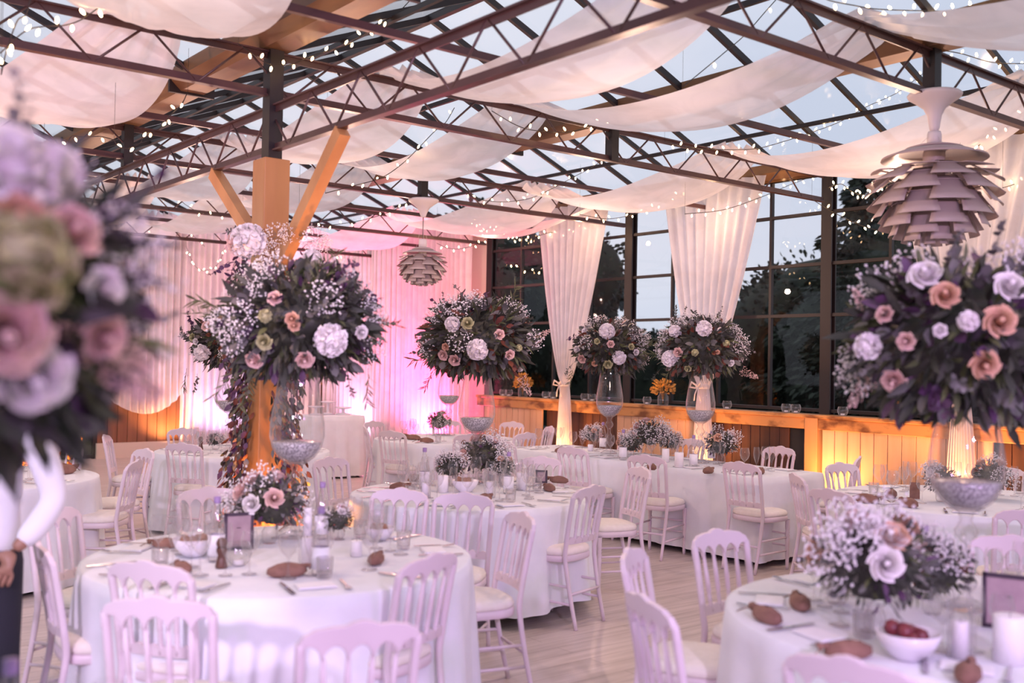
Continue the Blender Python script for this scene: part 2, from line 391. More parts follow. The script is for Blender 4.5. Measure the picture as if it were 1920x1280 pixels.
# ---------------- window wall on the right (x = XW)
y_posts = [0.52, 3.52, 6.52, 9.52, 12.52]
ZS = 1.20
for i, y in enumerate(y_posts):
    b = MB(); b.box((XW+.02, y, 1.93), (.02, .13, 3.86)); b.box((XW+.10, y, 1.93), (.02, .13, 3.86)); b.box((XW+.06, y, 1.93), (.07, .02, 3.86))
    struct(b.build('trim_%d' % (10+i), M['steeld'], smooth=False))
wn = 1
for i in range(4):
    y0, y1 = y_posts[i], y_posts[i+1]
    o = struct(thing('window_%d' % wn, '', '')); del o['label']; del o['category']; wn += 1
    b = MB()
    for z in (1.24, 2.28, 2.84, 3.40, 3.82): b.box((XW+.055, (y0+y1)/2, z), (.05, y1-y0-.1, .035))
    for kk in (1, 2, 3): b.box((XW+.055, y0+.75*kk, 2.53), (.045, .032, 2.6))
    b.build('window_frame', M['steeld'], o, smooth=False)
    for kk in range(4):
        ya, yb = y0+.75*kk+.02, y0+.75*(kk+1)-.02
        MB().add([(XW+.06, ya, 1.22), (XW+.06, yb, 1.22), (XW+.06, yb, 3.86), (XW+.06, ya, 3.86)], [(0, 1, 2, 3)]).build('window_pane', M['wglass'], o, smooth=False)
# sill rail
b = MB(); b.box((XW-.03, 6.5, ZS-.02), (.22, 12.2, .04)); b.box((XW-.09, 6.5, ZS-.10), (.05, 12.2, .12))
o = struct(b.build('wall_right', M['sill'], smooth=False)); bev(o, .006)
# boards below the sill: light panels stand forward, dark ones recessed
def boards(y0, y1, x, mt, name, z1=ZS-.15, w_=.135):
    b = MB(); n = max(1, round((y1-y0)/w_)); s = (y1-y0)/n
    for i in range(n): b.box((x, y0+s*(i+.5), z1/2), (.025, s-.006, z1))
    o = struct(b.build(name, mt, smooth=False)); bev(o, .003, 1); return o
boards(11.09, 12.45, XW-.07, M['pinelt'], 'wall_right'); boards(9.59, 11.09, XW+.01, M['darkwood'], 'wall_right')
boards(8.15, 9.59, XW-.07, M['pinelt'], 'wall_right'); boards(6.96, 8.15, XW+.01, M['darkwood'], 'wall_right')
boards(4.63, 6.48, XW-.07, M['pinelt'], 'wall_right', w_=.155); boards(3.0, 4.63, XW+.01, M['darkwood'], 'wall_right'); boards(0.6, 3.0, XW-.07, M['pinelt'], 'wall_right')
o = struct(MB().box((XW-.08, 6.59, (ZS-.02)/2), (.10, .16, ZS-.02)).build('trim_20', M['pine'], smooth=False)); bev(o, .006)
MB_ = MB().box((XW+.03, 6.82, .55), (.02, .28, 1.1)).build('window_20', M['black'], smooth=False); struct(MB_)
# window wall beyond the last visible window (behind the corner curtains) and back wall
struct(MB().box((XW+.08, 15.0, 1.95), (.08, 4.9, 3.9)).build('wall_right', M['kerb'], smooth=False))
b = MB(); n = 26
for i in range(n): b.box((5.30+(i+.5)*4.3/n, YB, .72), (4.3/n-.006, .03, 1.0))
o = struct(b.build('wall_back', M['darkwood'] if False else noisy('mid_brown_boards', (.16, .065, .03), (.25, .11, .055), 3, (3, 3, .2), detail=6), smooth=False)); bev(o, .003, 1)
struct(MB().box((7.45, YB-.02, .125), (4.34, .14, .25)).build('baseboard_back', M['kerb'], smooth=False))
struct(MB().box((7.45, YB+.06, 2.55), (4.34, .06, 2.66)).build('wall_back', M['kerb'], smooth=False))
struct(MB().box((7.45, YB-.02, 1.24), (4.34, .16, .05)).build('trim_21', M['sill'], smooth=False))
# dark glazed opening left of the boards
o = struct(thing('window_30', '', '')); del o['label']; del o['category']
b = MB()
for x in (-3.38, -1.7, -.14, 1.5, 3.1, 4.2, 5.27): b.box((x, YB, 1.95), (.07, .07, 3.9))
for z in (.04, 2.2, 3.86): b.box((.95, YB, z), (8.7, .06, .06))
b.build('window_frame', M['steeld'], o, smooth=False)
MB().add([(-3.38, YB, 0), (5.27, YB, 0), (5.27, YB, 3.9), (-3.38, YB, 3.9)], [(0, 1, 2, 3)]).build('window_pane', M['wglass'], o, smooth=False)

# ================================================================== CEILING DRAPES
def drape(name_label, xc, W, y0s, sag=.42, node_w=.42, seed=0, xs=None):
    rnd = random.Random(seed); nb = len(y0s)-1; b = MB(); NU, NV = 26*nb, 22
    ph = [rnd.uniform(0, 6) for _ in range(nb+1)]; wj = [rnd.uniform(.9, 1.1) for _ in range(nb)]; xj = [rnd.uniform(-.12, .12) for _ in range(nb+1)]
    if xs: xj = [x-xc for x in xs]
    def fn(u, v):
        q = u*nb; i = min(int(q), nb-1); t = q-i; y = y0s[i]+(y0s[i+1]-y0s[i])*t
        s = math.sin(PI*t); ww = node_w+(W*wj[i]-node_w)*(s**.55 if s > 0 else 0)
        vv = v*2-1; xo = xj[i]*(1-t)+xj[i+1]*t
        pin = (1-s)**2
        z = 3.87 - sag*(1-(2*t-1)**2) - .07*s*(1-vv*vv) + .05*pin*math.sin(vv*16+ph[i]) + .012*math.sin(vv*9+ph[i]*2+3*t)
        return (xc+xo+vv*ww/2+.03*math.sin(y*1.7+ph[i]+vv), y, z)
    b.grid(fn, NU, NV)
    o = b.build('ceiling_drape', M['drape']); tag(o, name_label, 'ceiling drape', 'swagged voile lengths under the glass roof'); return o
drape('pink-lit voile ceiling swag hanging lowest at the upper left corner', 1.75, 1.25, TY[0:]+[17.2], .36, .45, 1, [1.2, 1.45, 2.2, 1.9, 1.8, 1.8, 1.8])
drape('voile ceiling swag running just right of the girder, pinched above the pillar brace', 4.15, .98, TY[0:]+[17.2], .36, .40, 2, [4.2, 4.25, 4.15, 4.2, 4.2, 4.2, 4.2])
drape('voile ceiling swag in the centre, crossing above the two hanging leaf lamps left side', 5.50, 1.0, TY[0:]+[17.2], .36, .45, 3, [5.5, 5.7, 5.35, 5.5, 5.5, 5.5, 5.5])
drape('voile ceiling swag nearest the windows, behind the big leaf lamp', 7.95, 1.45, TY[0:]+[17.2], .38, .50, 4, [7.8, 7.8, 8.1, 8.1, 8.0, 8.0, 8.0])
# short swag over the heads of the far windows
b = MB()
def fn(u, v):
    y = 12.9-3.6*u; s = math.sin(PI*u); x = 9.42-.55*v
    return (x, y, 3.86-.10*v-.33*s*(.4+.6*v)+.02*math.sin(v*14+y))
b.grid(fn, 40, 14)
tag(b.build('window_swag', M['drape']), 'short voile swag across the heads of the farthest windows', 'ceiling drape')

# ================================================================== CURTAINS
def tied_curtain(yc, ytie, ztie, wtop, label, x=9.38):
    o = thing('tied_curtain', label, 'curtain', (x, yc, 0), 0, None)
    b = MB(); NP = 9
    def hw(z):
        if z > ztie: q = (z-ztie)/(3.86-ztie); return .065+(wtop/2-.065)*(q**.72)
        q = (ztie-z)/ztie; return .065+.115*(q**.6)
    def fn(u, v):
        z = .02+(3.84)*u; vv = v*2-1; h = hw(z); c = (ytie-yc)*max(0, min(1, (3.86-z)/(3.86-ztie)))
        a = .035*(.45+.55*min(1, h/.5)); return (-a*math.sin(vv*NP*PI)-.03*(1-vv*vv)*(1 if z < ztie+.2 else .4), c+vv*h, z)
    b.grid(fn, 60, 110); b.build('curtain_cloth', M['sheer'], o)
    k = MB(); c = Vector((-.02, ytie-yc, ztie))
    k.lathe([(.075, -.03), (.085, 0), (.075, .03)], 14, c)
    for s in (-1, 1):
        k.tube([c+Vector((-.08, 0, 0)), c+Vector((-.12, .07*s, .05)), c+Vector((-.11, .10*s, -.01)), c+Vector((-.09, .03*s, -.02))], .012, 6)
        k.tube([c+Vector((-.08, 0, 0)), c+Vector((-.10, .03*s, -.09)), c+Vector((-.09, .05*s, -.17))], .008, 6)
    k.build('tie_bow', M['sheer'], o)
    return o
tied_curtain(10.38, 10.47, 1.42, 1.45, 'tied white curtain at the farther window bay, beside the far bouquet')
tied_curtain(7.93, 8.02, 1.46, 1.55, 'tied white curtain in the middle window bay behind the long table')
tied_curtain(4.75, 4.87, 1.46, 1.60, 'tied white curtain nearest the camera behind the big leaf lamp')

def pleated(name, label, P0, P1, z0f, ztop, npl, seed, side):
    b = MB(); rnd = random.Random(seed); d = Vector((P1[0]-P0[0], P1[1]-P0[1], 0)); L = d.length; d.normalize(); nrm = Vector((d.y, -d.x, 0))*side
    ph = [rnd.uniform(0, 6.28) for _ in range(4)]
    def fn(u, v):
        zb = z0f(v); z = zb+(ztop-zb)*u
        a = .045*(.5+.5*u); off = a*math.sin(v*npl*2*PI+ph[0]+.5*math.sin(v*7+ph[1]))+.02*math.sin(v*npl*5+ph[2])
        p = Vector((P0[0], P0[1], 0))+d*(v*L)+nrm*off
        return (p.x, p.y, z)
    b.grid(fn, 20, max(60, int(npl*10)))
    o = b.build(name, M['sheer']); return tag(o, label, 'curtain')
pleated('sheer_curtain', 'sheer voile swept up in a low swag above the lit brown boards at back left', (5.12, 17.22), (6.72, 17.22), lambda v: 1.22-.62*math.sin(PI*min(1, v*1.0))**.8*(.55+.45*v), 4.05, 15, 1, 1)
pleated('sheer_curtain', 'sheer floor-length back curtain just right of the swagged one, behind the pillar', (6.62, 17.26), (8.1, 17.26), lambda v: .02, 4.05, 13, 2, 1)
pleated('sheer_curtain', 'sheer floor-length back curtain filling the right end of the back boards', (8.0, 17.20), (9.25, 17.20), lambda v: .02, 4.05, 11, 3, 1)
pleated('sheer_curtain', 'lavender-white side curtain left of the smaller leaf lamp', (9.30, 17.15), (9.30, 14.9), lambda v: .02, 3.95, 18, 4, -1)
pleated('sheer_curtain', 'pink-lit side curtain next to the first dark window', (9.34, 14.95), (9.34, 12.62), lambda v: .02, 3.95, 18, 5, -1)

# ================================================================== LEAF LAMPS
def leaf_lamp(name, x, y, ztop_can, zc, R, label):
    o = thing(name, label, 'pendant lamp', (x, y, ztop_can))
    H0 = ztop_can
    # trumpet canopy
    ch = .25*(R/.43)**.5
    MB().lathe([(.0, 0), (.16, 0), (.172, -.012), (.165, -.03), (.12, -.06), (.07, -.10), (.045, -.15), (.032, -ch+.02), (.026, -ch), (0, -ch)], 28).build('canopy', M['lampw'], o)
    zt = zc-H0+R*.78
    MB().tube([(0, 0, -ch+.01), (0, 0, zt+.05)], .005, 6).build('cord', M['cable'], o)
    for a in (0, 2.1, 4.2):
        MB().tube([(0, 0, -ch), (.3*R*math.cos(a), .3*R*math.sin(a), zt-.05)], .0012, 4).build('suspension_wire', M['lampw'], o)
    MB().lathe([(0, .07), (.04, .07), (.045, .05), (.045, -.02), (0, -.02)], 18, (0, 0, zt)).build('socket_cap', M['lampw'], o)
    MB().lathe([(0, 0), (.30*R, -.005), (.42*R, -.02), (.42*R, -.026), (0, -.02)], 30, (0, 0, zt-.02)).build('small_disc', M['lampm'], o)
    MB().lathe([(.05*R, 0), (.50*R, -.02*R), (.76*R, -.12*R), (.775*R, -.15*R), (.5*R, -.06*R), (.05*R, -.03*R)], 36, (0, 0, zt-.05)).build('top_disc', M['lampm'], o)
    MB().lathe([(.16*R, 0), (.16*R, -.9*R), (.12*R, -1.0*R), (0, -1.0*R)], 20, (0, 0, zt-.06)).build('core', M['lampm'], o)
    rows = 9
    for k in range(rows):
        q = k/(rows-1)
        phi = math.radians(24-106*q); tilt = math.radians(-6-72*q**.55)
        rt = R*(math.cos(phi)**.75 if math.cos(phi) > 0 else 0)*(1.0 if k else .98); rt = max(rt, .22*R); z = zc-H0+R*.80*math.sin(phi)
        L = R*(.56-.12*q)
        ha = math.radians(18.5+3*q); n = 6
        b = MB()
        for (off) in (0,):
            def fn(u, v, rt=rt, z=z, L=L, ha=ha, tilt=tilt):
                s = (1-u)*L; rr = rt-s*math.cos(tilt); zz = z-s*math.sin(tilt)
                rr = max(rr, .05*R); a = (v*2-1)*ha*(.62+.38*u)*(rt/max(rr, .3*rt))**.35
                return (rr*math.cos(a), rr*math.sin(a), zz)
            b.grid(fn, 4, 6)
        me = b.mesh('lamp_leaf', M['lampm'])
        for j in range(n):
            lf = put('leaf', me, o, rot=(0, 0, 2*PI*(j+(k % 2)*.5)/n+.26))
            md = lf.modifiers.new('thick', 'SOLIDIFY'); md.thickness = .003
        # rib ring joining the row
        rr = rt-L*math.cos(tilt)*.85; zz = z-L*.85*math.sin(tilt)
        if rr > .1*R: MB().tube([(rr*math.cos(a*PI/12), rr*math.sin(a*PI/12), zz) for a in range(25)], .004, 5).build('ring', M['lampm'], o)
    return o
leaf_lamp('leaf_pendant_lamp', 6.35, 3.5, 3.52, 2.86, .43, 'large layered leaf pendant lamp hanging at the right over the tables')
leaf_lamp('leaf_pendant_lamp', 6.35, 9.5, 3.50, 2.76, .285, 'smaller layered leaf pendant lamp hanging before the sheer curtains')

# ================================================================== FAIRY LIGHTS
bulb_me = MB().lathe([(0, .018), (.005, .014), (.0085, .004), (.0085, -.004), (.006, -.013), (0, -.018)], 8).mesh('bulb', M['bulb'])
def crom(pts, n):
    P = [pts[0]*2-pts[1]]+list(pts)+[pts[-1]*2-pts[-2]]; out = []
    for i in range(1, len(P)-2):
        for k in range(n):
            t = k/n; a, b_, c, d = P[i-1], P[i], P[i+1], P[i+2]
            out.append(.5*((2*b_)+(c-a)*t+(2*a-5*b_+4*c-d)*t*t+(3*b_-a-3*c+d)*t*t*t))
    out.append(P[-2]); return out
def lights(px, label, step=.10, r=.0035, bs=1.0, **plane):
    pts = crom([at(a, b_, **plane) for a, b_ in px], 10)
    o = thing('fairy_light_string', label, 'fairy lights', pts[0], 0, None)
    org = pts[0]; b = MB(); b.tube([p-org for p in pts], r, 5); b.build('cable', M['cable'], o)
    for e in (pts[0], pts[-1]):
        if e.z < 3.85: MB().tube([e-org, Vector((e.x, e.y, 3.92))-org], .0012, 4).build('hanging_wire', M['cable'], o)
    acc = 0; j = 0; rnd = random.Random(len(pts)+int(px[0][0]))
    for i in range(1, len(pts)):
        seg = (pts[i]-pts[i-1]).length; acc += seg
        while acc > step and j < 98:
            acc -= step; p = pts[i]-(pts[i]-pts[i-1])*(acc/seg)-org; j += 1
            s = 1 if j % 2 else -1
            a = Vector((rnd.uniform(-.6, .6), rnd.uniform(-.6, .6), -s*1.0 if s > 0 else .5)).normalized()
            q = a.to_track_quat('Z', 'Y').to_euler()
            put('bulb', bulb_me, o, p+a*.03, q, bs)
    return o
lights([(0, 100), (45, 60), (78, 50), (118, 48), (150, 38), (180, 18), (204, 0)], 'fairy lights festooned in the very top left corner', .085, bs=1.1, y=5.6)
lights([(58, -4), (48, 28), (32, 40), (12, 96), (2, 140)], 'fairy lights dropping at the left picture edge above the near bouquet', .10, bs=1.1, y=5.6)
lights([(447, 82), (470, 98), (500, 118), (540, 122), (590, 103), (650, 84), (700, 52), (745, 24), (775, -6)], 'fairy lights looped across the head of the wooden pillar post', .085, y=6.3)
lights([(352, 172), (340, 196), (318, 218), (300, 240), (272, 252), (262, 268), (240, 278), (222, 274), (214, 262)], 'fairy lights sagging below the gutter left of the pillar', .085, y=7.2)
lights([(214, 262), (190, 256), (170, 256), (150, 256), (134, 256), (124, 275), (112, 300), (96, 332), (80, 352)], 'fairy lights hugging the gutter just above the blurred near bouquet', .10, y=8.2)
lights([(922, 208), (969, 235), (1006, 245), (1067, 247), (1110, 235), (1180, 214), (1225, 200), (1268, 178)], 'fairy light festoon sagging in the middle of the picture top, under the second gutter', .10, y=6.35)
lights([(610, 362), (660, 349), (715, 333), (754, 307), (785, 277), (815, 246), (835, 230), (852, 202)], 'fairy light string climbing steeply right of the wooden brace', .13, y=7.6)
lights([(560, 430), (620, 422), (673, 414), (720, 401), (754, 386), (784, 362), (800, 345)], 'fairy light string passing left of the smaller leaf lamp canopy', .13, y=9.9)
lights([(862, 352), (892, 371), (919, 377), (952, 378), (996, 371), (1036, 353), (1073, 333), (1117, 309), (1146, 284)], 'fairy light festoon rising to the second post between both leaf lamps', .12, y=9.0)
lights([(985, 362), (1005, 357), (1015, 366), (1030, 360), (1048, 368), (1010, 352)], 'small bunch of fairy lights under the gutter in mid picture', .05, y=10.2)
lights([(1087, 402), (1137, 410), (1184, 403), (1231, 386), (1268, 366), (1300, 352)], 'fairy light string over the head of the middle tied curtain', .12, y=8.4)
lights([(1284, 401), (1357, 393), (1428, 369), (1482, 346), (1530, 328)], 'fairy light festoon crossing the top of the middle tied curtain, lower one', .11, y=7.1)
lights([(1246, 264), (1280, 275), (1340, 280), (1414, 279), (1470, 265), (1522, 248), (1575, 228), (1623, 201), (1680, 175), (1715, 150), (1752, 122)], 'long fairy light festoon rising to the post above the big leaf lamp', .10, y=6.0)
lights([(1540, -6), (1559, 2), (1600, 10), (1643, 17), (1717, 20), (1784, 20), (1851, 10), (1925, 2)], 'fairy light festoon along the top right picture edge', .12, bs=1.0, y=3.3)
lights([(1770, 95), (1804, 101), (1851, 115), (1885, 119), (1925, 119)], 'fairy light string behind the truss right of the big leaf lamp post', .12, y=3.7)
lights([(1800, 296), (1822, 283), (1861, 252), (1905, 222), (1925, 205)], 'fairy light string rising to the right picture edge past the big leaf lamp', .12, y=4.2)
lights([(1880, 352), (1900, 346), (1925, 338)], 'short fairy light string at the right edge beside the big leaf lamp', .10, y=4.4)
lights([(1522, 373), (1559, 396), (1616, 423), (1660, 434), (1692, 440)], 'fairy light string hanging in front of the dark windows left of the big leaf lamp', .13, y=5.9)
lights([(1552, 352), (1577, 345), (1594, 357), (1612, 365), (1626, 360), (1640, 342), (1652, 350)], 'golden fairy light cluster modelled in place of a reflection at the window head', .06, y=5.9)  # stands in for lights mirrored in the window glass
lights([(1280, 163), (1324, 127), (1360, 97), (1397, 65), (1434, 23), (1458, -4)], 'sparse fairy light string climbing to the top edge right of centre', .38, y=4.4)
lights([(945, 487), (962, 497), (985, 506), (1013, 508)], 'fairy light string modelled in place of a reflected cable in the first dark window', .14, y=11.6)  # a cable's reflection in the pane, built as a solid string
lights([(349, 462), (358, 484), (368, 501), (383, 507), (400, 503), (412, 490), (420, 470), (432, 446)], 'fairy light loop on the back curtain left of the pillar flowers', .085, y=16.9)
lights([(322, 358), (336, 372), (350, 385), (380, 400), (420, 404), (455, 392)], 'fairy lights glowing through the swag left of the pillar top', .14, y=12.0)
lights([(172, 418), (200, 440), (236, 452), (270, 444), (300, 425), (330, 420), (360, 440), (384, 462)], 'sparse fairy lights along the head of the back-left curtain', .26, y=16.9)
lights([(600, 466), (615, 472), (645, 485), (672, 485), (693, 474), (706, 460), (716, 440)], 'fairy light loop on the back curtain right of the pillar flowers', .12, y=16.5)
lights([(819, 456), (840, 465), (865, 466), (899, 456), (911, 448)], 'fairy light string under the swag right of the smaller leaf lamp', .10, y=12.2)
lights([(878, 412), (900, 423), (904, 440), (912, 430), (931, 428), (950, 437), (961, 449), (980, 446), (1000, 450)], 'dense fairy light bunch glowing before the swag at the window corner', .055, y=11.8)
lights([(1000, 446), (1030, 436), (1052, 438), (1075, 430), (1110, 420), (1140, 412)], 'fairy light string over the head of the farther tied curtain', .11, y=10.8)
# the light that the two densest bunches throw on the cloth around them
for p in (at(905, 436, y=11.7), at(1330, 415, x=9.05), at(1800, 330, x=9.0), at(1085, 440, x=9.0)):
    lamp('fairy_bunch_glow', 'POINT', p, p+Vector((0, 0, -1)), (1.0, .60, .34), 7, .03)

# ================================================================== CHAIRS
def make_chair():
    o = thing('banquet_chair', '', 'chair')
    yb = lambda z: -.185-.075*max(0, (z-.45)/.45)**1.25
    # seat frame + cushion
    def seatring(s, z, n=36):
        pts = []
        for k in range(n):
            a = 2*PI*k/n; c, sn = math.cos(a), math.sin(a)
            x = (abs(c)**.62)*(1 if c > 0 else -1)*.205; y = (abs(sn)**.62)*(1 if sn > 0 else -1)*.195
            x *= 1+.10*(y/.195)*.5
            pts.append((x*s, y*s, z))
        return pts
    def stack(levels):
        b = MB(); n = 36; vs = []
        for s, z in levels: vs += seatring(s, z)
        fs = [(i*n+k, i*n+(k+1) % n, (i+1)*n+(k+1) % n, (i+1)*n+k) for i in range(len(levels)-1) for k in range(n)]
        fs += [tuple(range(n-1, -1, -1)), tuple((len(levels)-1)*n+k for k in range(n))]
        b.add(vs, fs); return b
    stack([(.97, .415), (1.0, .42), (1.0, .452), (.97, .457)]).build('seat_frame', M['chair'], o)
    stack([(.95, .457), (.985, .463), (.99, .478), (.95, .495), (.8, .506), (.4, .511)]).build('seat_cushion', M['cushion'], o)
    for s in (-1, 1):
        # rear post runs from floor to crest
        pts = [(.165*s, -.275, 0), (.168*s, -.225, .22), (.172*s, -.188, .44)]+[(.172*s+.010*s*(z-.45)/.45, yb(z), z) for z in (.55, .66, .76, .85)]
        MB().tube(crom([Vector(p) for p in pts], 4), [.013+.003*min(1, i/10) for i in range(25)], 8).build('rear_leg', M['chair'], o)
        # turned front leg
        prof = [(.0, 0), (.012, 0), (.014, .03), (.0165, .22), (.019, .26), (.014, .27), (.020, .285), (.014, .30), (.020, .312), (.015, .325), (.019, .34), (.019, .42)]
        MB().lathe(prof, 10, (.175*s, .155, 0)).build('front_leg', M['chair'], o)
        for z in (.16, .27):
            MB().tube([(.172*s, .15, z), (.168*s, -.225+.02*(z-.2), z-.005)], .009, 6).build('stretcher', M['chair'], o)
    for z in (.20, .30): MB().tube([(-.172, .155, z), (.172, .155, z)], .009, 6).build('stretcher', M['chair'], o)
    MB().tube([(-.168, -.23, .22), (.168, -.23, .22)], .009, 6).build('stretcher', M['chair'], o)
    # crest rail with arcaded lower edge
    tp = [(0, .918), (.12, .914), (.28, .902), (.45, .902), (.7, .895), (.88, .878), (1, .845)]
    def itp(s):
        for (a, za), (b_, zb) in zip(tp, tp[1:]):
            if s <= b_:
                t = (s-a)/(b_-a); t = t*t*(3-2*t); return za+(zb-za)*t
        return tp[-1][1]
    def rail(zt, zb, half, n=60, th=.024):
        b = MB(); vs = []
        for i in range(n+1):
            x = -half+2*half*i/n; a, c = zt(x/half), zb(x/half)
            bow = -.022*(1-(x/half)**2)
            for z, q in ((a, 1), (a, -1), (c, -1), (c, 1)): vs.append((x, yb(z)+bow+q*th/2, z))
        fs = [(i*4+k, (i+1)*4+k, (i+1)*4+(k+1) % 4, i*4+(k+1) % 4) for i in range(n) for k in range(4)]+[(0, 1, 2, 3), (n*4+3, n*4+2, n*4+1, n*4)]
        return b.add(vs, fs)
    arch = lambda s: .790+.052*abs(math.sin(5*PI*(s+1)/2))**.55
    ob = rail(lambda s: itp(abs(s)), arch, .195); oo = ob.build('crest_rail', M['chair'], o, smooth=False); bev(oo, .004)
    ob = rail(lambda s: .560+.022*abs(math.sin(5*PI*(s+1)/2)), lambda s: .535, .172, th=.02); oo = ob.build('lower_rail', M['chair'], o, smooth=False)
    for i in range(4):
        s = -1+2*(i+1)/5; x0, x1 = s*.172, s*.188; b = MB()
        def P(z): return Vector((x0+(x1-x0)*(z-.55)/.25, yb(z)-.022*(1-s*s), z))
        zs = [.545, .58, .585, .60, .605, .62, .625, .64, .70, .80]; rs = [.012, .012, .0085, .012, .0085, .012, .0085, .012, .0115, .0075]
        b.tube([P(z) for z in zs], rs, 8); b.build('spindle', M['chair'], o)
    return o
chair0 = make_chair(); _used = [False]
CH = []
def chair(px_, face, label, group=None, z=.91):
    """px_: world xy of the crest middle; face: xy of what the chair looks at (or angle)"""
    P = Vector((px_[0], px_[1])); d = (Vector(face)-P).normalized() if not isinstance(face, (int, float)) else Vector((math.sin(face), math.cos(face)))
    c = P+d*.255; rz = math.atan2(-d.x, d.y)
    if not _used[0]:
        o = chair0; _used[0] = True; o.location = (c.x, c.y, 0); o.rotation_euler = (0, 0, rz)
    else: o = copy_tree(chair0, None, (c.x, c.y, 0), rz)
    o['label'] = label; o['category'] = 'chair'; o['group'] = group or 'white turned banquet chairs'; CH.append(o); return o
T1, T2, T3, T5, T6, T7, T8, T10 = (2.25, 4.52), (3.85, 1.95), (4.40, 5.92), (7.30, 3.78), (7.25, 10.23), (4.45, 9.85), (1.70, 8.60), None
t10 = at(-230, 700, d=1.80); T10 = (t10.x, t10.y)
G = None
chair((2.49, 5.99), T1, 'white banquet chair at near left table, straight in front of the leafy pillar')
chair((1.50, 5.61), T1, 'white banquet chair turned sideways beside the waiter at near left table')
chair((1.42, 3.97), T1, 'white banquet chair pushed in at near left table, its back overlapped by a nearer chair')
chair((1.24, 3.38), T1, 'white banquet chair pulled out, lower left foreground, whole back and seat showing')
chair((1.20, 4.62), T1, 'white banquet chair beside the waiter, mostly its seat showing')
chair((1.62, 2.72), (2.1, 4.3), 'white banquet chair nearest the camera at bottom centre, only its back in view')
chair((2.40, 3.50), (2.05, 4.6), 'white banquet chair at the right front of near left table')
chair((3.44, 4.18), T1, 'white banquet chair seen edge-on right of near left table')
chair((3.45, 5.36), T1, 'farther one of two overlapping white chairs between near left and middle tables')
chair((3.66, 4.98), (2.5, 4.1), 'nearer one of two overlapping white chairs between near left and middle tables')
chair((4.62, 4.90), (4.35, 6.0), 'white banquet chair standing free on the floor in front of middle table, right side')
chair((4.06, 7.34), T3, 'white banquet chair behind middle table, just right of the pillar')
chair((5.22, 7.22), T3, 'white banquet chair behind middle table, beneath the bouquet in pink light')
chair((5.65, 6.60), T3, 'white banquet chair right of middle table, hidden partly by glasses')
chair((5.75, 5.55), (4.4, 6.0), 'white banquet chair with seat toward middle table, right of the free standing one')
chair((6.55, 8.25), 1.571, 'white banquet chair at the far left end of the long table front')
chair((6.60, 7.25), 1.45, 'white banquet chair second from the far end of the long table front')
chair((6.62, 6.30), 1.30, 'white banquet chair in the middle of the long table front')
chair((6.86, 5.45), 1.55, 'white banquet chair at the near end of the long table front')
chair((8.52, 8.35), -1.571, 'white banquet chair behind the long table, left of the taller vase')
chair((8.52, 7.45), -1.571, 'white banquet chair behind the long table between the two tall vases')
chair((8.52, 6.30), -1.571, 'white banquet chair behind the long table, right of the nearer tall vase')
chair((8.24, 5.25), (7.75, 6.2), 'white banquet chair at the end of the long table by the pine post')
chair((6.49, 4.63), (7.3, 4.0), 'white banquet chair edge-on between the long table and right-hand table')
chair((5.88, 3.93), (7.3, 3.78), 'white banquet chair facing right-hand table, black uplight visible through its back')
chair((7.55, 4.95), (7.35, 3.78), 'white banquet chair against the glowing boards beyond right-hand table')
chair((6.08, 2.75), T5, 'white banquet chair in front of right-hand table at the right picture edge')
chair((8.55, 4.1), T5, 'white banquet chair beyond right-hand table behind the big vase')
chair((3.18, 3.09), T2, 'white banquet chair edge-on left of near right table, the farther of two')
chair((2.60, 2.45), T2, 'white banquet chair left of near right table, the nearer of two, seat showing')
chair((3.90, 3.22), (3.85, 1.95), 'white banquet chair with lilac-lit back standing free behind near right table')
chair((4.60, 2.85), T2, 'white banquet chair behind near right table posy')
chair((4.98, 2.33), T2, 'white banquet chair beyond near right table under the big glass vase')
chair((2.52, 1.62), T2, 'white banquet chair back at the bottom edge in front of near right table')
chair((6.22, 9.85), T6, 'white banquet chair at far table, left front, facing the pink curtain')
chair((6.38, 10.68), T6, 'white banquet chair at the left end of far table')
chair((6.75, 9.08), T6, 'white banquet chair in front of far table, middle')
chair((7.45, 8.98), T6, 'white banquet chair at the right front of far table')
chair((8.61, 10.66), T6, 'white banquet chair before the reddish boards at far table, left one')
chair((8.45, 9.72), T6, 'white banquet chair before the reddish boards at far table, right one')
chair((6.95, 11.45), T6, 'white banquet chair behind far table near the sheer curtains')
chair((8.0, 11.3), T6, 'white banquet chair behind far table before the pink light')
chair((3.58, 9.22), T7, 'white banquet chair in front of rear left table, seen from behind')
chair((3.28, 10.45), T7, 'white banquet chair edge-on left of rear left table, before the brown boards')
chair((4.3, 11.1), T7, 'white banquet chair behind rear left table')
chair((2.66, 9.72), T8, 'white banquet chair behind far left table, dark opening behind it')
chair((2.68, 7.88), T8, 'white banquet chair right of far left table, cream seat clearly showing')
chair((3.05, 8.75), T8, 'white banquet chair edge-on behind the cream-seated one, far left')

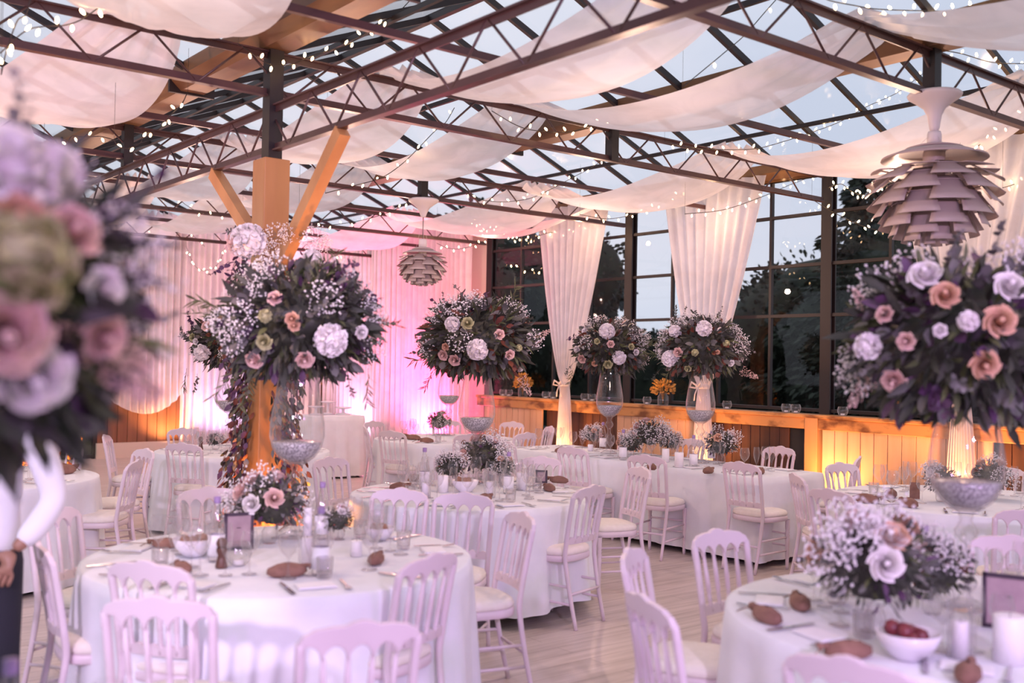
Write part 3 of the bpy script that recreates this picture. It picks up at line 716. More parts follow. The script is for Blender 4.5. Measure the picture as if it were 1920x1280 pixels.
# ================================================================== TABLES
def cloth_round(R, z, drop, seed, nf=11):
    rnd = random.Random(seed); ph = rnd.uniform(0, 6); b = MB(); n = 144; rows = []
    for i in range(7): rows.append(('t', R*(i/6)*.985))
    vs = []; lv = []
    for k_, r in rows: lv.append([(r*math.cos(2*PI*k/n), r*math.sin(2*PI*k/n), z) for k in range(n)])
    lv.append([((R+.004)*math.cos(2*PI*k/n), (R+.004)*math.sin(2*PI*k/n), z-.006) for k in range(n)])
    for j in range(1, 15):
        t = j/14; row = []
        for k in range(n):
            a = 2*PI*k/n
            amp = .055*t**.8; f = math.sin(nf*a+ph+.6*math.sin(3*a+ph))*.75+.35*math.sin(nf*2.3*a+ph*2)
            r = R+.010+.035*t+amp*f*.9
            zz = z-.006-drop*t+.012*t*math.sin(5*a+ph)
            row.append((r*math.cos(a), r*math.sin(a), max(.004, zz)))
        lv.append(row)
    for row in lv: vs += row
    lv = lv[1:]; vs = [p for row in lv for p in row]
    fs = [((i+1)*n+k, (i+1)*n+(k+1) % n, i*n+(k+1) % n, i*n+k) for i in range(len(lv)-1) for k in range(n)]
    fs.append(tuple(range(n)))
    b.add(vs, fs); return b
def round_table(c, R, label, clabel, seed, drop=.73):
    t = thing('round_table', label, 'table', (c[0], c[1], 0), 0, 'round banquet tables')
    MB().lathe([(0, .70), (R-.02, .70), (R-.01, .725), (R-.02, .745), (0, .745)], 48).build('tabletop', M['wooddk'], t)
    for k in range(4):
        a = PI/4+k*PI/2; MB().tube([(R*.6*math.cos(a), R*.6*math.sin(a), 0), (R*.45*math.cos(a), R*.45*math.sin(a), .70)], .018, 8).build('leg', M['steeld'], t)
    o = cloth_round(R, .758, drop, seed).build('tablecloth', M['cloth'], loc=(c[0], c[1], 0))
    tag(o, clabel, 'tablecloth', 'white tablecloths on the banquet tables'); return t
round_table(T1, .90, 'round banquet table at near left, under a white cloth', 'white floor-length cloth on near left round table, lilac lit', 1, .70)
round_table(T2, .92, 'round banquet table at near right corner, under a white cloth', 'white cloth on near right round table at the picture corner', 2)
round_table(T3, .84, 'round banquet table in the middle of the hall, under a white cloth', 'white cloth on middle round table, crumpled hem lifted off the floor', 3, .66)
round_table(T5, .92, 'round banquet table at the right before the glowing boards', 'white cloth on right-hand round table before the boards', 4)
round_table(T6, .88, 'round banquet table farthest back near the pink curtain', 'white cloth on far round table near the pink curtain', 5)
round_table(T7, .86, 'round banquet table at rear left behind the leafy pillar', 'white cloth on rear left round table with a trailing corner', 6)
round_table(T8, .90, 'round banquet table at far left behind the waiter', 'white cloth on far left round table behind the waiter', 7)
round_table(T10, .82, 'round banquet table closest to the camera, below the left edge', 'white cloth on the closest table below the lower left corner', 8)
# long table
LT = (7.10, 8.02, 5.45, 8.95)
def rect_cloth(x0, x1, y0, y1, z, drop, seed):
    b = MB(); rr = .05; per = []
    def side(a, b_, n): return [(a[0]+(b_[0]-a[0])*k/n, a[1]+(b_[1]-a[1])*k/n) for k in range(n)]
    pts = side((x0, y0), (x1, y0), 24)+side((x1, y0), (x1, y1), 70)+side((x1, y1), (x0, y1), 24)+side((x0, y1), (x0, y0), 70); n = len(pts)
    cx, cy_ = (x0+x1)/2, (y0+y1)/2; lv = []
    for s, zz in ((.985, z), (1.0, z-.004)):
        lv.append([(cx+(p[0]-cx)*s, cy_+(p[1]-cy_)*s, zz) for p in pts])
    for j in range(1, 12):
        t = j/11; row = []
        for k, p in enumerate(pts):
            q = k/n; f = math.sin(q*2*PI*26+seed)+.5*math.sin(q*2*PI*61+seed)
            nx = -1 if abs(p[0]-x0) < 1e-6 else (1 if abs(p[0]-x1) < 1e-6 else 0); ny = -1 if abs(p[1]-y0) < 1e-6 else (1 if abs(p[1]-y1) < 1e-6 else 0)
            o_ = .008+.03*t+.018*t*f
            row.append((p[0]+nx*o_, p[1]+ny*o_, max(.004, z-.004-drop*t)))
        lv.append(row)
    vs = [p for row in lv for p in row]
    fs = [((i+1)*n+k, (i+1)*n+(k+1) % n, i*n+(k+1) % n, i*n+k) for i in range(len(lv)-1) for k in range(n)]+[tuple(range(n))]
    return b.add(vs, fs)
t = thing('long_table', 'long rectangular table parallel to the windows', 'table', ((LT[0]+LT[1])/2, (LT[2]+LT[3])/2, 0))
MB().box((0, 0, .725), (LT[1]-LT[0]-.03, LT[3]-LT[2]-.03, .04)).build('tabletop', M['wooddk'], t, smooth=False)
for sx in (-1, 1):
    for sy in (-1, 0, 1): MB().box((sx*.38, sy*1.6, .352), (.04, .04, .705)).build('leg', M['steeld'], t, smooth=False)
o = rect_cloth(*LT, .758, .70, 1.0).build('tablecloth', M['cloth']); tag(o, 'white cloth hanging in straight folds on the long rectangular table', 'tablecloth', 'white tablecloths on the banquet tables')
t = thing('serving_table', 'small draped serving table in front of the back curtains', 'table', (7.3, 13.3, 0))
MB().box((0, 0, .86), (.8, .6, .04)).build('tabletop', M['wooddk'], t, smooth=False)
for sx in (-1, 1):
    for sy in (-1, 1): MB().box((sx*.36, sy*.26, .42), (.04, .04, .84)).build('leg', M['steeld'], t, smooth=False)
o = rect_cloth(6.88, 7.72, 12.98, 13.62, .892, .86, 2.0).build('tablecloth', M['cloth']); tag(o, 'white cloth on the small serving table before the back curtains', 'tablecloth')

# ================================================================== FLOWERS
rn = random.Random(11)
def leaf(b, p, d, L, W, kind='long', mi=0, up=None):
    d = Vector(d).normalized(); up = up or Vector((rn.uniform(-1, 1), rn.uniform(-1, 1), rn.uniform(-.2, 1)))
    s = d.cross(up)
    if s.length < .05: s = d.cross(Vector((1, 0, 0)))
    s.normalize(); n = s.cross(d)
    if kind == 'round': prof = [(0, .02), (.18, .62), (.5, 1.0), (.82, .72), (1, .08)]
    else: prof = [(0, .05), (.25, .75), (.55, 1.0), (.8, .55), (1, .03)]
    vs = []
    for t, w_ in prof:
        c = Vector(p)+d*(L*t)-n*(L*.22*t*t)
        vs += [c-s*(W/2*w_)+n*(W*.10*w_), c, c+s*(W/2*w_)+n*(W*.10*w_)]
    fs = []
    for i in range(len(prof)-1):
        fs += [(i*3, i*3+1, i*3+4, i*3+3), (i*3+1, i*3+2, i*3+5, i*3+4)]
    b.add(vs, fs, mi)
def rdir(zmin=-1, zmax=1):
    z = rn.uniform(zmin, zmax); a = rn.uniform(0, 2*PI); r = math.sqrt(max(0, 1-z*z)); return Vector((r*math.cos(a), r*math.sin(a), z))
def petal(b, a, r0, r1, z0, z1, ha, curl, mi=0):
    n = 4; m_ = 4
    def fn(u, v):
        w_ = math.sin(PI*(.15+.55*u))**.5; aa = a+(v*2-1)*ha*w_
        rr = (r0+(r1-r0)*u**.7)*(1+.17*(v*2-1))+curl*u**4; zz = z0+(z1-z0)*u-abs(curl)*.5*u**5-.26*(z1-z0)*(v*2-1)**2*u
        return (rr*math.cos(aa), rr*math.sin(aa), zz)
    b.grid(fn, n, m_, mi)
def rose_mesh(name, mt):
    b = MB(); b.lathe([(0, .2), (.14, .3), (.22, .6), (.17, .97), (.07, 1.02), (.03, .9), (0, .8)], 10)
    for k, (n, r1, z1, c) in enumerate([(3, .30, 1.0, -.06), (4, .42, 1.0, -.03), (5, .56, .97, .0), (5, .70, .88, .06), (6, .84, .74, .12), (6, .96, .50, .18)]):
        for j in range(n): petal(b, 2*PI*j/n+k*.7+rn.uniform(-.1, .1), .10, r1, -.15, z1, 2*PI/n*.66, c)
    b.lathe([(0, -.45), (.2, -.35), (.45, -.12), (.5, .1)], 10)
    return b.mesh(name, mt)
def peony_mesh(name, mt):
    b = MB()
    b.lathe([(0, -.6), (.35, -.5), (.62, -.2), (.7, .15), (.6, .5), (.3, .72), (0, .8)], 12)
    for k in range(120):
        d = rdir(-.45, 1); base = d*.42
        s = Vector((rn.uniform(-1, 1), rn.uniform(-1, 1), rn.uniform(-1, 1))).cross(d)
        if s.length < .1: continue
        s.normalize(); n = d.cross(s); L = rn.uniform(.42, .60); W = rn.uniform(.16, .26)
        def fn(u, v, base=base, d=d, s=s, n=n, L=L, W=W):
            vv = v*2-1; w_ = W*(.4+.8*math.sin(PI*(.1+.62*u)))
            p = base+d*(L*u*(1-.06*abs(math.sin(vv*4))*u))+s*(vv*w_)+n*(.16*u*u+.04*math.sin(vv*5)*u-.12*vv*vv)
            return p
        b.grid(fn, 3, 4)
    return b.mesh(name, mt)
ROSE = {k: rose_mesh(k+'_rose', M[m_]) for k, m_ in (('pink', 'pink_fl'), ('peach', 'peach_fl'), ('white', 'white_fl'), ('green', 'green_fl'))}
PEONY = peony_mesh('peony', M['white_fl']); PEONYG = peony_mesh('chrysanthemum', M['green_fl'])
def gyps_mesh(n=110, R=1.0):
    b = MB()
    for i in range(n):
        d = rdir(-.5, 1); p = d*R*rn.uniform(.55, 1.0)
        r = R*rn.uniform(.045, .075)
        b.add([p+Vector(v)*r for v in ((1,0,0),(-1,0,0),(0,1,0),(0,-1,0),(0,0,1),(0,0,-1))], [(0,2,4),(2,1,4),(1,3,4),(3,0,4),(2,0,5),(1,2,5),(3,1,5),(0,3,5)], 0)
        if i % 3 == 0: b.bar(Vector((0, 0, -R*.4))+d*R*.15, p, .012*R, .012*R, 1)
    return b.mesh('baby_breath', [M['gyps'], M['leafs']], smooth=False)
GYP = [gyps_mesh() for _ in range(3)]
def foliage(kind, rx, rz, n, seed, low=-.75):
    """leaf mass around an ellipsoid; several greens"""
    rn.seed(seed); b = MB()
    for i in range(n):
        d = rdir(low, 1); p = Vector((d.x*rx, d.y*rx, d.z*rz))*rn.uniform(.55, .88)
        out_ = (d+Vector((rn.uniform(-.5, .5), rn.uniform(-.5, .5), rn.uniform(-.6, .25)))).normalized()
        t = rn.random(); q = rx/.38
        if t < .45: leaf(b, p, out_, rn.uniform(.07, .12)*q, rn.uniform(.02, .034)*q, 'long', 0)
        elif t < .70: leaf(b, p, out_, rn.uniform(.05, .08)*q, rn.uniform(.035, .055)*q, 'round', 1)
        elif t < .9: leaf(b, p, out_, rn.uniform(.06, .10)*q, rn.uniform(.015, .025)*q, 'long', 2)
        else: leaf(b, p, out_, rn.uniform(.05, .09)*q, rn.uniform(.03, .045)*q, 'round', 3)
    def core(u, v):
        a = 2*PI*v; ph_ = PI*u; k = .60+.10*math.sin(5*a+7*ph_)
        return (rx*k*math.sin(ph_)*math.cos(a), rx*k*math.sin(ph_)*math.sin(a), rz*k*math.cos(ph_)-.0)
    b.grid(core, 10, 16, 0)
    return b.mesh('foliage', [M['leafd'], M['leafs'], M['leafm'], M['leafp'] if kind == 'p' else M['leafr']])
FOL = [foliage('p', .38, .29, 1050, 21, -.9), foliage('p', .38, .29, 1050, 22, -.9), foliage('r', .38, .29, 1050, 23, -.9)]
FOLS = [foliage('p', .38, .30, 260, 31), foliage('r', .38, .30, 260, 32)]
def sprig_mesh(kind, L, n, seed):
    rn.seed(seed); b = MB(); pts = [Vector((0, 0, 0)), Vector((.02, 0, L*.35)), Vector((.06, .01, L*.7)), Vector((.13, .0, L))]
    P = crom(pts, 5); b.tube(P, .0022, 4, mi=0)
    for i in range(n):
        k = int((.15+.85*i/n)*(len(P)-1)); s = 1 if i % 2 else -1
        d = Vector((s*.8+rn.uniform(-.3, .3), rn.uniform(-.6, .6), rn.uniform(.1, .8)))
        if kind == 'euc': leaf(b, P[k], d, rn.uniform(.045, .07)*(1.15-.5*i/n), rn.uniform(.045, .06)*(1.15-.5*i/n), 'round', 0)
        elif kind == 'willow': leaf(b, P[k], d+Vector((0, 0, .6)), rn.uniform(.07, .12), .014, 'long', 0)
        else: leaf(b, P[k], d, rn.uniform(.03, .05), .02, 'long', 0)
    return b
SPR = [sprig_mesh('euc', .30, 12, 1).mesh('eucalyptus_sprig', M['leafs']), sprig_mesh('euc', .26, 10, 2).mesh('eucalyptus_sprig', M['leafp']),
       sprig_mesh('willow', .32, 20, 3).mesh('willow_sprig', M['leafm']), sprig_mesh('fine', .26, 24, 4).mesh('fine_sprig', M['leafd'])]
def spray_mesh(seed):
    rn.seed(seed); b = MB(); P = crom([Vector((0, 0, 0)), Vector((.02, 0, .15)), Vector((.01, .01, .30)), Vector((0, 0, .42))], 6); b.tube(P, .003, 4, mi=1)
    for i in range(150):
        k = rn.randrange(3, len(P)); w_ = .085*(1-k/len(P))+.022; p = P[k]+Vector((rn.uniform(-w_, w_), rn.uniform(-w_, w_), rn.uniform(-.02, .02))); r = rn.uniform(.006, .011)
        b.add([p+Vector(v)*r for v in ((1,0,0),(-1,0,0),(0,1,0),(0,-1,0),(0,0,1),(0,0,-1))], [(0,2,4),(2,1,4),(1,3,4),(3,0,4),(2,0,5),(1,2,5),(3,1,5),(0,3,5)], 0)
    return b.mesh('blossom_spray', [M['pink_fl'], M['leafm']], smooth=False)
SPRAY = spray_mesh(5)
def aim(d, roll=0):
    q = Vector(d).normalized().to_track_quat('Z', 'Y'); return (q.to_matrix() @ Matrix.Rotation(roll, 3, 'Z')).to_euler()
def arrangement(C0, label, flowers, variant=0, seed=0, sx=1.0, ngyp=16, nsprig=9, px_depth=None, extra=(), group=None, cat='flower arrangement'):
    """big round bouquet; flowers: (px, py, kind, size) seen from the camera, seated on its front surface"""
    C0 = Vector(C0); o = thing('bouquet', label, cat, C0, 0, group); R = random.Random(seed)
    f = put('foliage', FOL[variant], o, rot=(0, 0, seed*1.3), scale=sx); f['kind'] = 'stuff'
    C0.z -= .05; o.location = C0; rx, rz = .38*sx, .29*sx; camv = Vector((0, 0, CAM_Z))
    def seat(px, py):
        d = (at(px, py, d=1.0)-camv).normalized(); oc = camv-C0
        sc_ = Vector((1/rx, 1/rx, 1/rz))*1.06; D = Vector((d.x*sc_.x, d.y*sc_.y, d.z*sc_.z)); O = Vector((oc.x*sc_.x, oc.y*sc_.y, oc.z*sc_.z))
        A = D.dot(D); B = 2*D.dot(O); Cc = O.dot(O)-1; disc = B*B-4*A*Cc
        t = (-B-math.sqrt(disc))/(2*A) if disc > 0 else -B/(2*A)
        return (camv+d*t)-C0
    used = []
    for px, py, kind, sz in flowers:
        p = seat(px, py); used.append(p); nrm = Vector((p.x/rx**2, p.y/rx**2, p.z/rz**2)).normalized(); nrm = (nrm-_fw*.5).normalized()
        me = PEONY if kind == 'peony' else PEONYG if kind == 'mum' else ROSE[kind]
        nm = 'peony' if kind == 'peony' else 'chrysanthemum' if kind == 'mum' else 'rose'
        c = put(nm, me, o, p, aim(nrm, R.uniform(0, 6)), sz)
        c['label'] = {'peony': 'white peony head', 'mum': 'pale green bloom', 'pink': 'blush pink rose', 'peach': 'peach rose', 'white': 'white rose', 'green': 'pale green rose'}[kind]
    # the far side and gaps
    for i in range(7):
        a = R.uniform(0, 2*PI); el = R.uniform(-.2, .8); d = Vector((math.cos(a)*math.cos(el), math.sin(a)*math.cos(el), math.sin(el)))
        if d.dot(-_fw) > .15: continue
        k = R.choice(['pink', 'white', 'peach', 'peony']); me = PEONY if k == 'peony' else ROSE[k]
        put('peony' if k == 'peony' else 'rose', me, o, Vector((d.x*rx*.9, d.y*rx*.9, d.z*rz*.9)), aim(d), .06*sx if k == 'peony' else .035*sx)
    for i in range(ngyp):
        for _ in range(8):
            a = R.uniform(0, 2*PI); el = R.uniform(-.55, 1.2); d = Vector((math.cos(a)*math.cos(el), math.sin(a)*math.cos(el), math.sin(el)))
            p = Vector((d.x*rx*.92, d.y*rx*.92, d.z*rz*.95))
            if all((p-q).length > .10*sx for q in used): break
        used.append(p); put('baby_breath', GYP[i % 3], o, p, aim(d, R.uniform(0, 6)), R.uniform(.065, .095)*sx)
    for i in range(nsprig):
        a = R.uniform(0, 2*PI); el = R.uniform(-.7, 1.0); d = Vector((math.cos(a)*math.cos(el), math.sin(a)*math.cos(el), math.sin(el)))
        put('sprig', SPR[i % 4], o, Vector((d.x*rx*.75, d.y*rx*.75, d.z*rz*.75)), aim(d, R.uniform(0, 6)), R.uniform(.5, .75)*sx)
    for (px, py, dpx, dpy, kind, sc_) in extra:   # sprigs that the photo shows sticking out
        p = at(px, py, d=(C0-camv).dot(_fw))-C0; q = at(px+dpx, py+dpy, d=(C0-camv).dot(_fw))-C0
        put('sprig' if kind != 'spray' else 'blossom_spray', {'euc': SPR[0], 'plum': SPR[1], 'willow': SPR[2], 'fine': SPR[3], 'spray': SPRAY}[kind], o, p, aim(q-p, R.uniform(0, 6)), sc_)
    return o

# ---------------- tall hurricane vases
ZT = .762
def tall_vase(x, y, label, s=1.0):
    o = thing('tall_vase', label, 'vase', (x, y, ZT), 0, 'tall glass hurricane vases')
    foot = [(0, 0), (.085, .0), (.088, .008), (.06, .022), (.028, .04), (.022, .06), (.042, .085), (.046, .10), (.040, .115), (.020, .135), (.030, .155), (.038, .175), (.030, .195), (.018, .215), (.018, .26), (.040, .285), (.045, .305), (.034, .325), (.022, .345), (.030, .375), (.055, .39)]
    MB().lathe([(r*s, z*s) for r, z in foot], 26).build('stem', M['glass'], o)
    bowl = [(.0, .385), (.055, .39), (.095, .42), (.128, .47), (.143, .53), (.142, .59), (.130, .67), (.116, .75), (.106, .83), (.104, .90), (.112, .97)]
    MB().lathe([(r*s, z*s) for r, z in bowl], 32).build('bowl', M['glass'], o)
    MB().lathe([(0, .40*s), (.052*s, .40*s), (.09*s, .428*s), (.118*s, .47*s), (.128*s, .50*s), (.11*s, .505*s), (0, .508*s)], 26).build('glass_gravel', M['gravel'], o)
    return o
VZ = 1.92
vases = [((2.52, 4.92), 'tall glass vase of the near left table, in front of the wooden pillar'),
         ((3.97, 2.04), 'biggest-looking tall glass vase, at the right in front of the glowing boards'),
         ((4.83, 6.42), 'tall glass vase of the middle table, before the pink curtain'),
         ((7.62, 7.80), 'tall glass vase on the long table, the left one of two'),
         ((7.70, 6.62), 'tall glass vase on the long table, the right one of two'),
         ((7.60, 10.70), 'tall glass vase on the far table before the pink curtain'),
         ((4.27, 9.80), 'tall glass vase on the rear left table, left of the leafy pillar')]
for p, lab in vases: tall_vase(p[0], p[1], lab)
arrangement((2.52, 4.92, 1.93), 'large bouquet with one huge lilac-lit white peony, in front of the wooden pillar',
    [(620, 637, 'peony', .088), (478, 673, 'pink', .040), (572, 672, 'pink', .040), (497, 640, 'green', .036), (497, 592, 'mum', .036), (548, 598, 'peach', .030), (516, 560, 'pink', .032), (676, 622, 'white', .032), (552, 610, 'peach', .026)], 0, 1, 1.14, 20, 10,
    extra=[(625, 560, 10, -60, 'plum', .75), (655, 560, 25, -60, 'plum', .8), (600, 555, -5, -50, 'euc', .7), (690, 610, 30, -10, 'willow', .5), (690, 690, 5, 50, 'willow', .6), (440, 690, -20, 60, 'willow', .6), (430, 600, -40, -20, 'willow', .6), (650, 690, 5, 50, 'fine', .6), (640, 585, 30, -30, 'plum', .8), (470, 700, 0, 50, 'willow', .6)])
arrangement((3.97, 2.04, 1.86), 'large out-of-focus bouquet with peach and white blooms at the right edge',
    [(1872, 603, 'peach', .050), (1628, 650, 'peony', .058), (1678, 712, 'pink', .042), (1735, 520, 'white', .055), (1772, 556, 'peach', .045), (1845, 682, 'peach', .045), (1763, 620, 'white', .022), (1815, 602, 'peony', .040), (1660, 590, 'pink', .03), (1890, 540, 'white', .05), (1700, 640, 'pink', .03)], 1, 2, 1.26, 24, 9,
    extra=[(1780, 500, 5, -50, 'euc', .55), (1860, 490, 10, -40, 'euc', .65), (1640, 600, -20, -30, 'spray', .35), (1640, 700, -30, 40, 'spray', .4)])
arrangement((4.83, 6.42, 1.92), 'large bouquet with a lilac-lit peony in front of the pink curtain and dark window',
    [(895, 655, 'peony', .085), (848, 608, 'peony', .062), (832, 665, 'pink', .036), (853, 674, 'pink', .040), (836, 650, 'peach', .026), (877, 607, 'green', .042), (936, 627, 'pink', .034), (955, 664, 'pink', .034), (973, 652, 'mum', .028), (975, 690, 'white', .026), (990, 630, 'white', .02)], 2, 3, 1.20, 20, 10,
    extra=[(885, 595, -6, -40, 'euc', .95), (890, 590, 8, -40, 'plum', .8), (870, 590, -30, -6, 'willow', .55), (820, 640, -30, 0, 'fine', .6), (815, 690, -20, 30, 'willow', .6), (990, 650, 20, -15, 'spray', .5), (975, 700, 15, 30, 'spray', .45), (940, 590, 40, -20, 'fine', .5)])
arrangement((7.62, 7.80, 1.92), 'round bouquet on the left vase of the long table, between two tied curtains',
    [(1138, 621, 'peony', .088), (1161, 670, 'peony', .075), (1145, 645, 'pink', .034), (1120, 640, 'green', .028), (1140, 682, 'green', .042), (1092, 672, 'pink', .042), (1083, 655, 'white', .036), (1115, 681, 'peach', .028), (1192, 660, 'white', .03), (1183, 650, 'green', .03), (1097, 620, 'white', .03)], 2, 4, 1.08, 19, 8,
    extra=[(1195, 650, 30, -10, 'fine', .6), (1075, 680, -20, 20, 'fine', .6), (1075, 690, -10, 20, 'willow', .55)])
arrangement((7.70, 6.62, 1.92), 'round bouquet on the right vase of the long table, before the middle curtain',
    [(1320, 616, 'peony', .082), (1266, 621, 'peony', .065), (1257, 672, 'peony', .085), (1272, 660, 'pink', .040), (1303, 661, 'mum', .036), (1362, 644, 'mum', .036), (1370, 680, 'white', .03), (1345, 660, 'peach', .02), (1290, 690, 'green', .03)], 2, 5, 1.12, 20, 8,
    extra=[(1380, 670, 35, -15, 'euc', .6), (1280, 600, 5, -30, 'euc', .5), (1385, 690, 30, 15, 'spray', .5), (1340, 600, 25, -20, 'euc', .5), (1240, 690, -20, 20, 'fine', .6)])
arrangement((7.60, 10.70, 1.90), 'farthest bouquet, half hidden left behind the one before the pink curtain',
    [(812, 655, 'peach', .045), (806, 672, 'white', .03), (830, 640, 'pink', .04)], 1, 6, 1.0, 9, 6, extra=[(795, 650, -20, -20, 'euc', .7)])
arrangement((4.27, 9.80, 1.92), 'bouquet left of the wooden pillar with one cream peony and trailing twigs',
    [(379, 660, 'peony', .085), (362, 632, 'green', .035), (388, 612, 'pink', .045), (415, 600, 'peach', .04), (368, 640, 'white', .03)], 2, 7, 1.08, 12, 8,
    extra=[(365, 620, -10, -30, 'plum', .9), (350, 690, -5, 40, 'willow', .7), (370, 700, 0, 50, 'euc', .7), (350, 640, -20, -40, 'euc', .6)])
# the arrangement right at the lens
vx = at(-205, 700, d=1.78); NB = Vector((vx.x, vx.y, 1.84))
tall_vase(NB.x, NB.y, 'tall glass vase of the closest table, outside the left picture edge')
arrangement(NB, 'very blurred giant-looking bouquet filling the left picture edge',
    [(8, 622, 'pink', .056), (40, 490, 'mum', .085), (130, 440, 'pink', .040), (190, 630, 'pink', .034), (90, 330, 'peony', .06), (10, 330, 'peony', .085), (60, 700, 'white', .05), (190, 540, 'white', .03), (30, 420, 'peach', .04), (80, 540, 'mum', .04)], 0, 8, 1.16, 18, 9,
    extra=[(60, 600, 60, 35, 'spray', .62), (100, 560, 30, 20, 'spray', .5), (120, 640, 60, 5, 'fine', .5), (20, 300, 20, -40, 'euc', .5), (150, 430, 40, -20, 'fine', .5), (150, 640, 50, 40, 'spray', .4), (60, 380, 60, -20, 'plum', .5)])

# ---------------- leafy garlands on the wooden pillars
def garland(x, y, z0, z1, label, seed, n, rmax=.26, gap=None, mats=('leafr', 'leafd', 'leafp', 'leafs')):
    rn.seed(seed); o = thing('pillar_garland', label, 'garland', (x, y, 0)); b = MB()
    side = Vector((_r.x, _r.y, 0)).normalized(); front = -Vector((_fw.x, _fw.y, 0)).normalized()
    for i in range(n):
        z = rn.uniform(z0, z1); a = rn.uniform(0, 2*PI); r = rn.uniform(.13, rmax)*(1-.15*math.sin(z*6))
        if gap and abs(math.cos(a)) < gap and z < 1.75 and math.sin(a) > 0: continue
        p = side*(r*math.cos(a))+front*(r*math.sin(a))+Vector((0, 0, z))
        d = (p-Vector((0, 0, z))).normalized()*.5+Vector((rn.uniform(-.4, .4), rn.uniform(-.4, .4), -.9))
        leaf(b, p, d, rn.uniform(.04, .075), rn.uniform(.022, .04), rn.choice(['round', 'long']), rn.randrange(4))
    for k in range(14):
        a = rn.uniform(0, 2*PI); r = rn.uniform(.13, rmax*.8)
        if gap and abs(math.cos(a)) < gap and math.sin(a) > 0: continue
        pts = [side*(r*math.cos(a+.2*math.sin(j)))+front*(r*math.sin(a+.2*math.sin(j)))+Vector((0, 0, z1-(z1-z0)*j/6)) for j in range(7)]
        b.tube(crom(pts, 3), .004, 4, mi=2)
    f = b.build('foliage', [M[k] for k in mats], o); f['kind'] = 'stuff'
    return o, side, front
o, side, front = garland(3.10, 6.52, .12, 2.35, 'garland of russet and dark leaves wound around the wooden pillar', 41, 3400, .27, .42)
ofs = lambda px, py: at(px, py, d=6.72)-Vector((3.10, 6.52, 0))
put('peony', PEONY, o, ofs(466, 452), aim(front), .125)['label'] = 'large white peony head'
put('rose', ROSE['pink'], o, ofs(447, 455), aim(front-side), .07)
put('peony', PEONY, o, ofs(585, 485), aim(front+side), .07)
for i, (px, py, s) in enumerate([(518, 440, .09), (540, 437, .07), (497, 500, .09), (480, 525, .09), (590, 448, .10), (605, 458, .07), (510, 470, .06), (455, 525, .08), (570, 520, .08)]):
    put('baby_breath', GYP[i % 3], o, ofs(px, py), aim(front, i), s)
for px, py, dx, dy, k, s in [(450, 475, -25, 30, 1, .9), (455, 480, -5, 40, 1, .9), (465, 480, -15, 40, 3, .9), (575, 480, 10, 30, 1, .8), (560, 470, 20, 20, 1, .7), (450, 500, -5, 40, 2, .8), (560, 450, 5, -10, 0, .6), (430, 490, -20, 15, 1, .7), (510, 490, 5, 30, 0, .6), (470, 430, -20, -5, 3, .6)]:
    p = ofs(px, py); q = ofs(px+dx, py+dy); put('sprig', SPR[k], o, p, aim(q-p, px), s)
garland(3.10, 12.52, .05, 1.35, 'bushy twigs wound around the far pillar, lit orange behind the waiter', 43, 1500, .46, None, ('dried', 'leafm', 'leafr', 'leafm'))

# ================================================================== TABLEWARE
def tp(px, py, z=.760): return at(px, py, z=z)
def single(name, me, loc, label, cat, group=None, rz=0, sc=None):
    o = put(name, me, None, loc, (0, 0, rz), sc); return tag(o, label, cat, group)
G_wine = MB().lathe([(0, .001), (.036, .001), (.037, .004), (.012, .008), (.004, .02), (.0035, .085), (.010, .095), (.030, .115), (.043, .145), (.044, .165), (.036, .205), (.034, .212)], 18).mesh('wine_glass', M['glass'])
G_flute = MB().lathe([(0, .001), (.030, .001), (.031, .004), (.008, .008), (.0035, .02), (.0035, .075), (.010, .09), (.024, .13), (.028, .17), (.023, .225)], 16).mesh('champagne_flute', M['glass'])
G_tumb = MB().lathe([(0, .004), (.030, .002), (.033, .01), (.037, .09), (.035, .09), (.031, .014), (0, .012)], 16).mesh('tumbler', M['glass'])
G_card = MB().box((0, 0, .002), (.16, .11, .004)).box((.0, .0, .006), (.15, .10, .003), .05).mesh('folded_napkin', M['label_'], smooth=False)
kb = MB().bar((0, -.11, .004), (0, -.01, .004), .012, .006); kb.bar((0, -.01, .004), (0, .11, .004), .018, .002); G_knife = kb.mesh('knife', M['cutlery'], smooth=False)
fb = MB().bar((0, -.10, .004), (0, .04, .006), .009, .004); fb.add([(-.004, .04, .006), (.004, .04, .006), (.013, .055, .004), (.013, .07, .005), (-.013, .07, .005), (-.013, .055, .004)], [(0, 1, 2, 5), (5, 2, 3, 4)])
for k in range(4): fb.bar((-.0105+.007*k, .068, .005), (-.0105+.007*k, .105, .009), .0035, .0025)
G_fork = fb.mesh('fork', M['cutlery'], smooth=False)
def pouch_mesh():
    b = MB(); b.lathe([(0, 0), (.03, 0), (.042, .012), (.04, .03), (.022, .043), (.008, .048)], 12)
    vs = [(x*1.7, y*.8, z) for x, y, z in b.v]; b.v = vs
    b2 = b; b2.tube([(.05, 0, .03), (.075, .005, .035), (.085, .0, .028)], [.012, .006, .016], 6); b2.tube([(.07, 0, .03), (.10, .02, .02), (.13, .03, .004)], .002, 4)
    return b2.mesh('linen_pouch', M['linen'])
G_pouch = pouch_mesh()
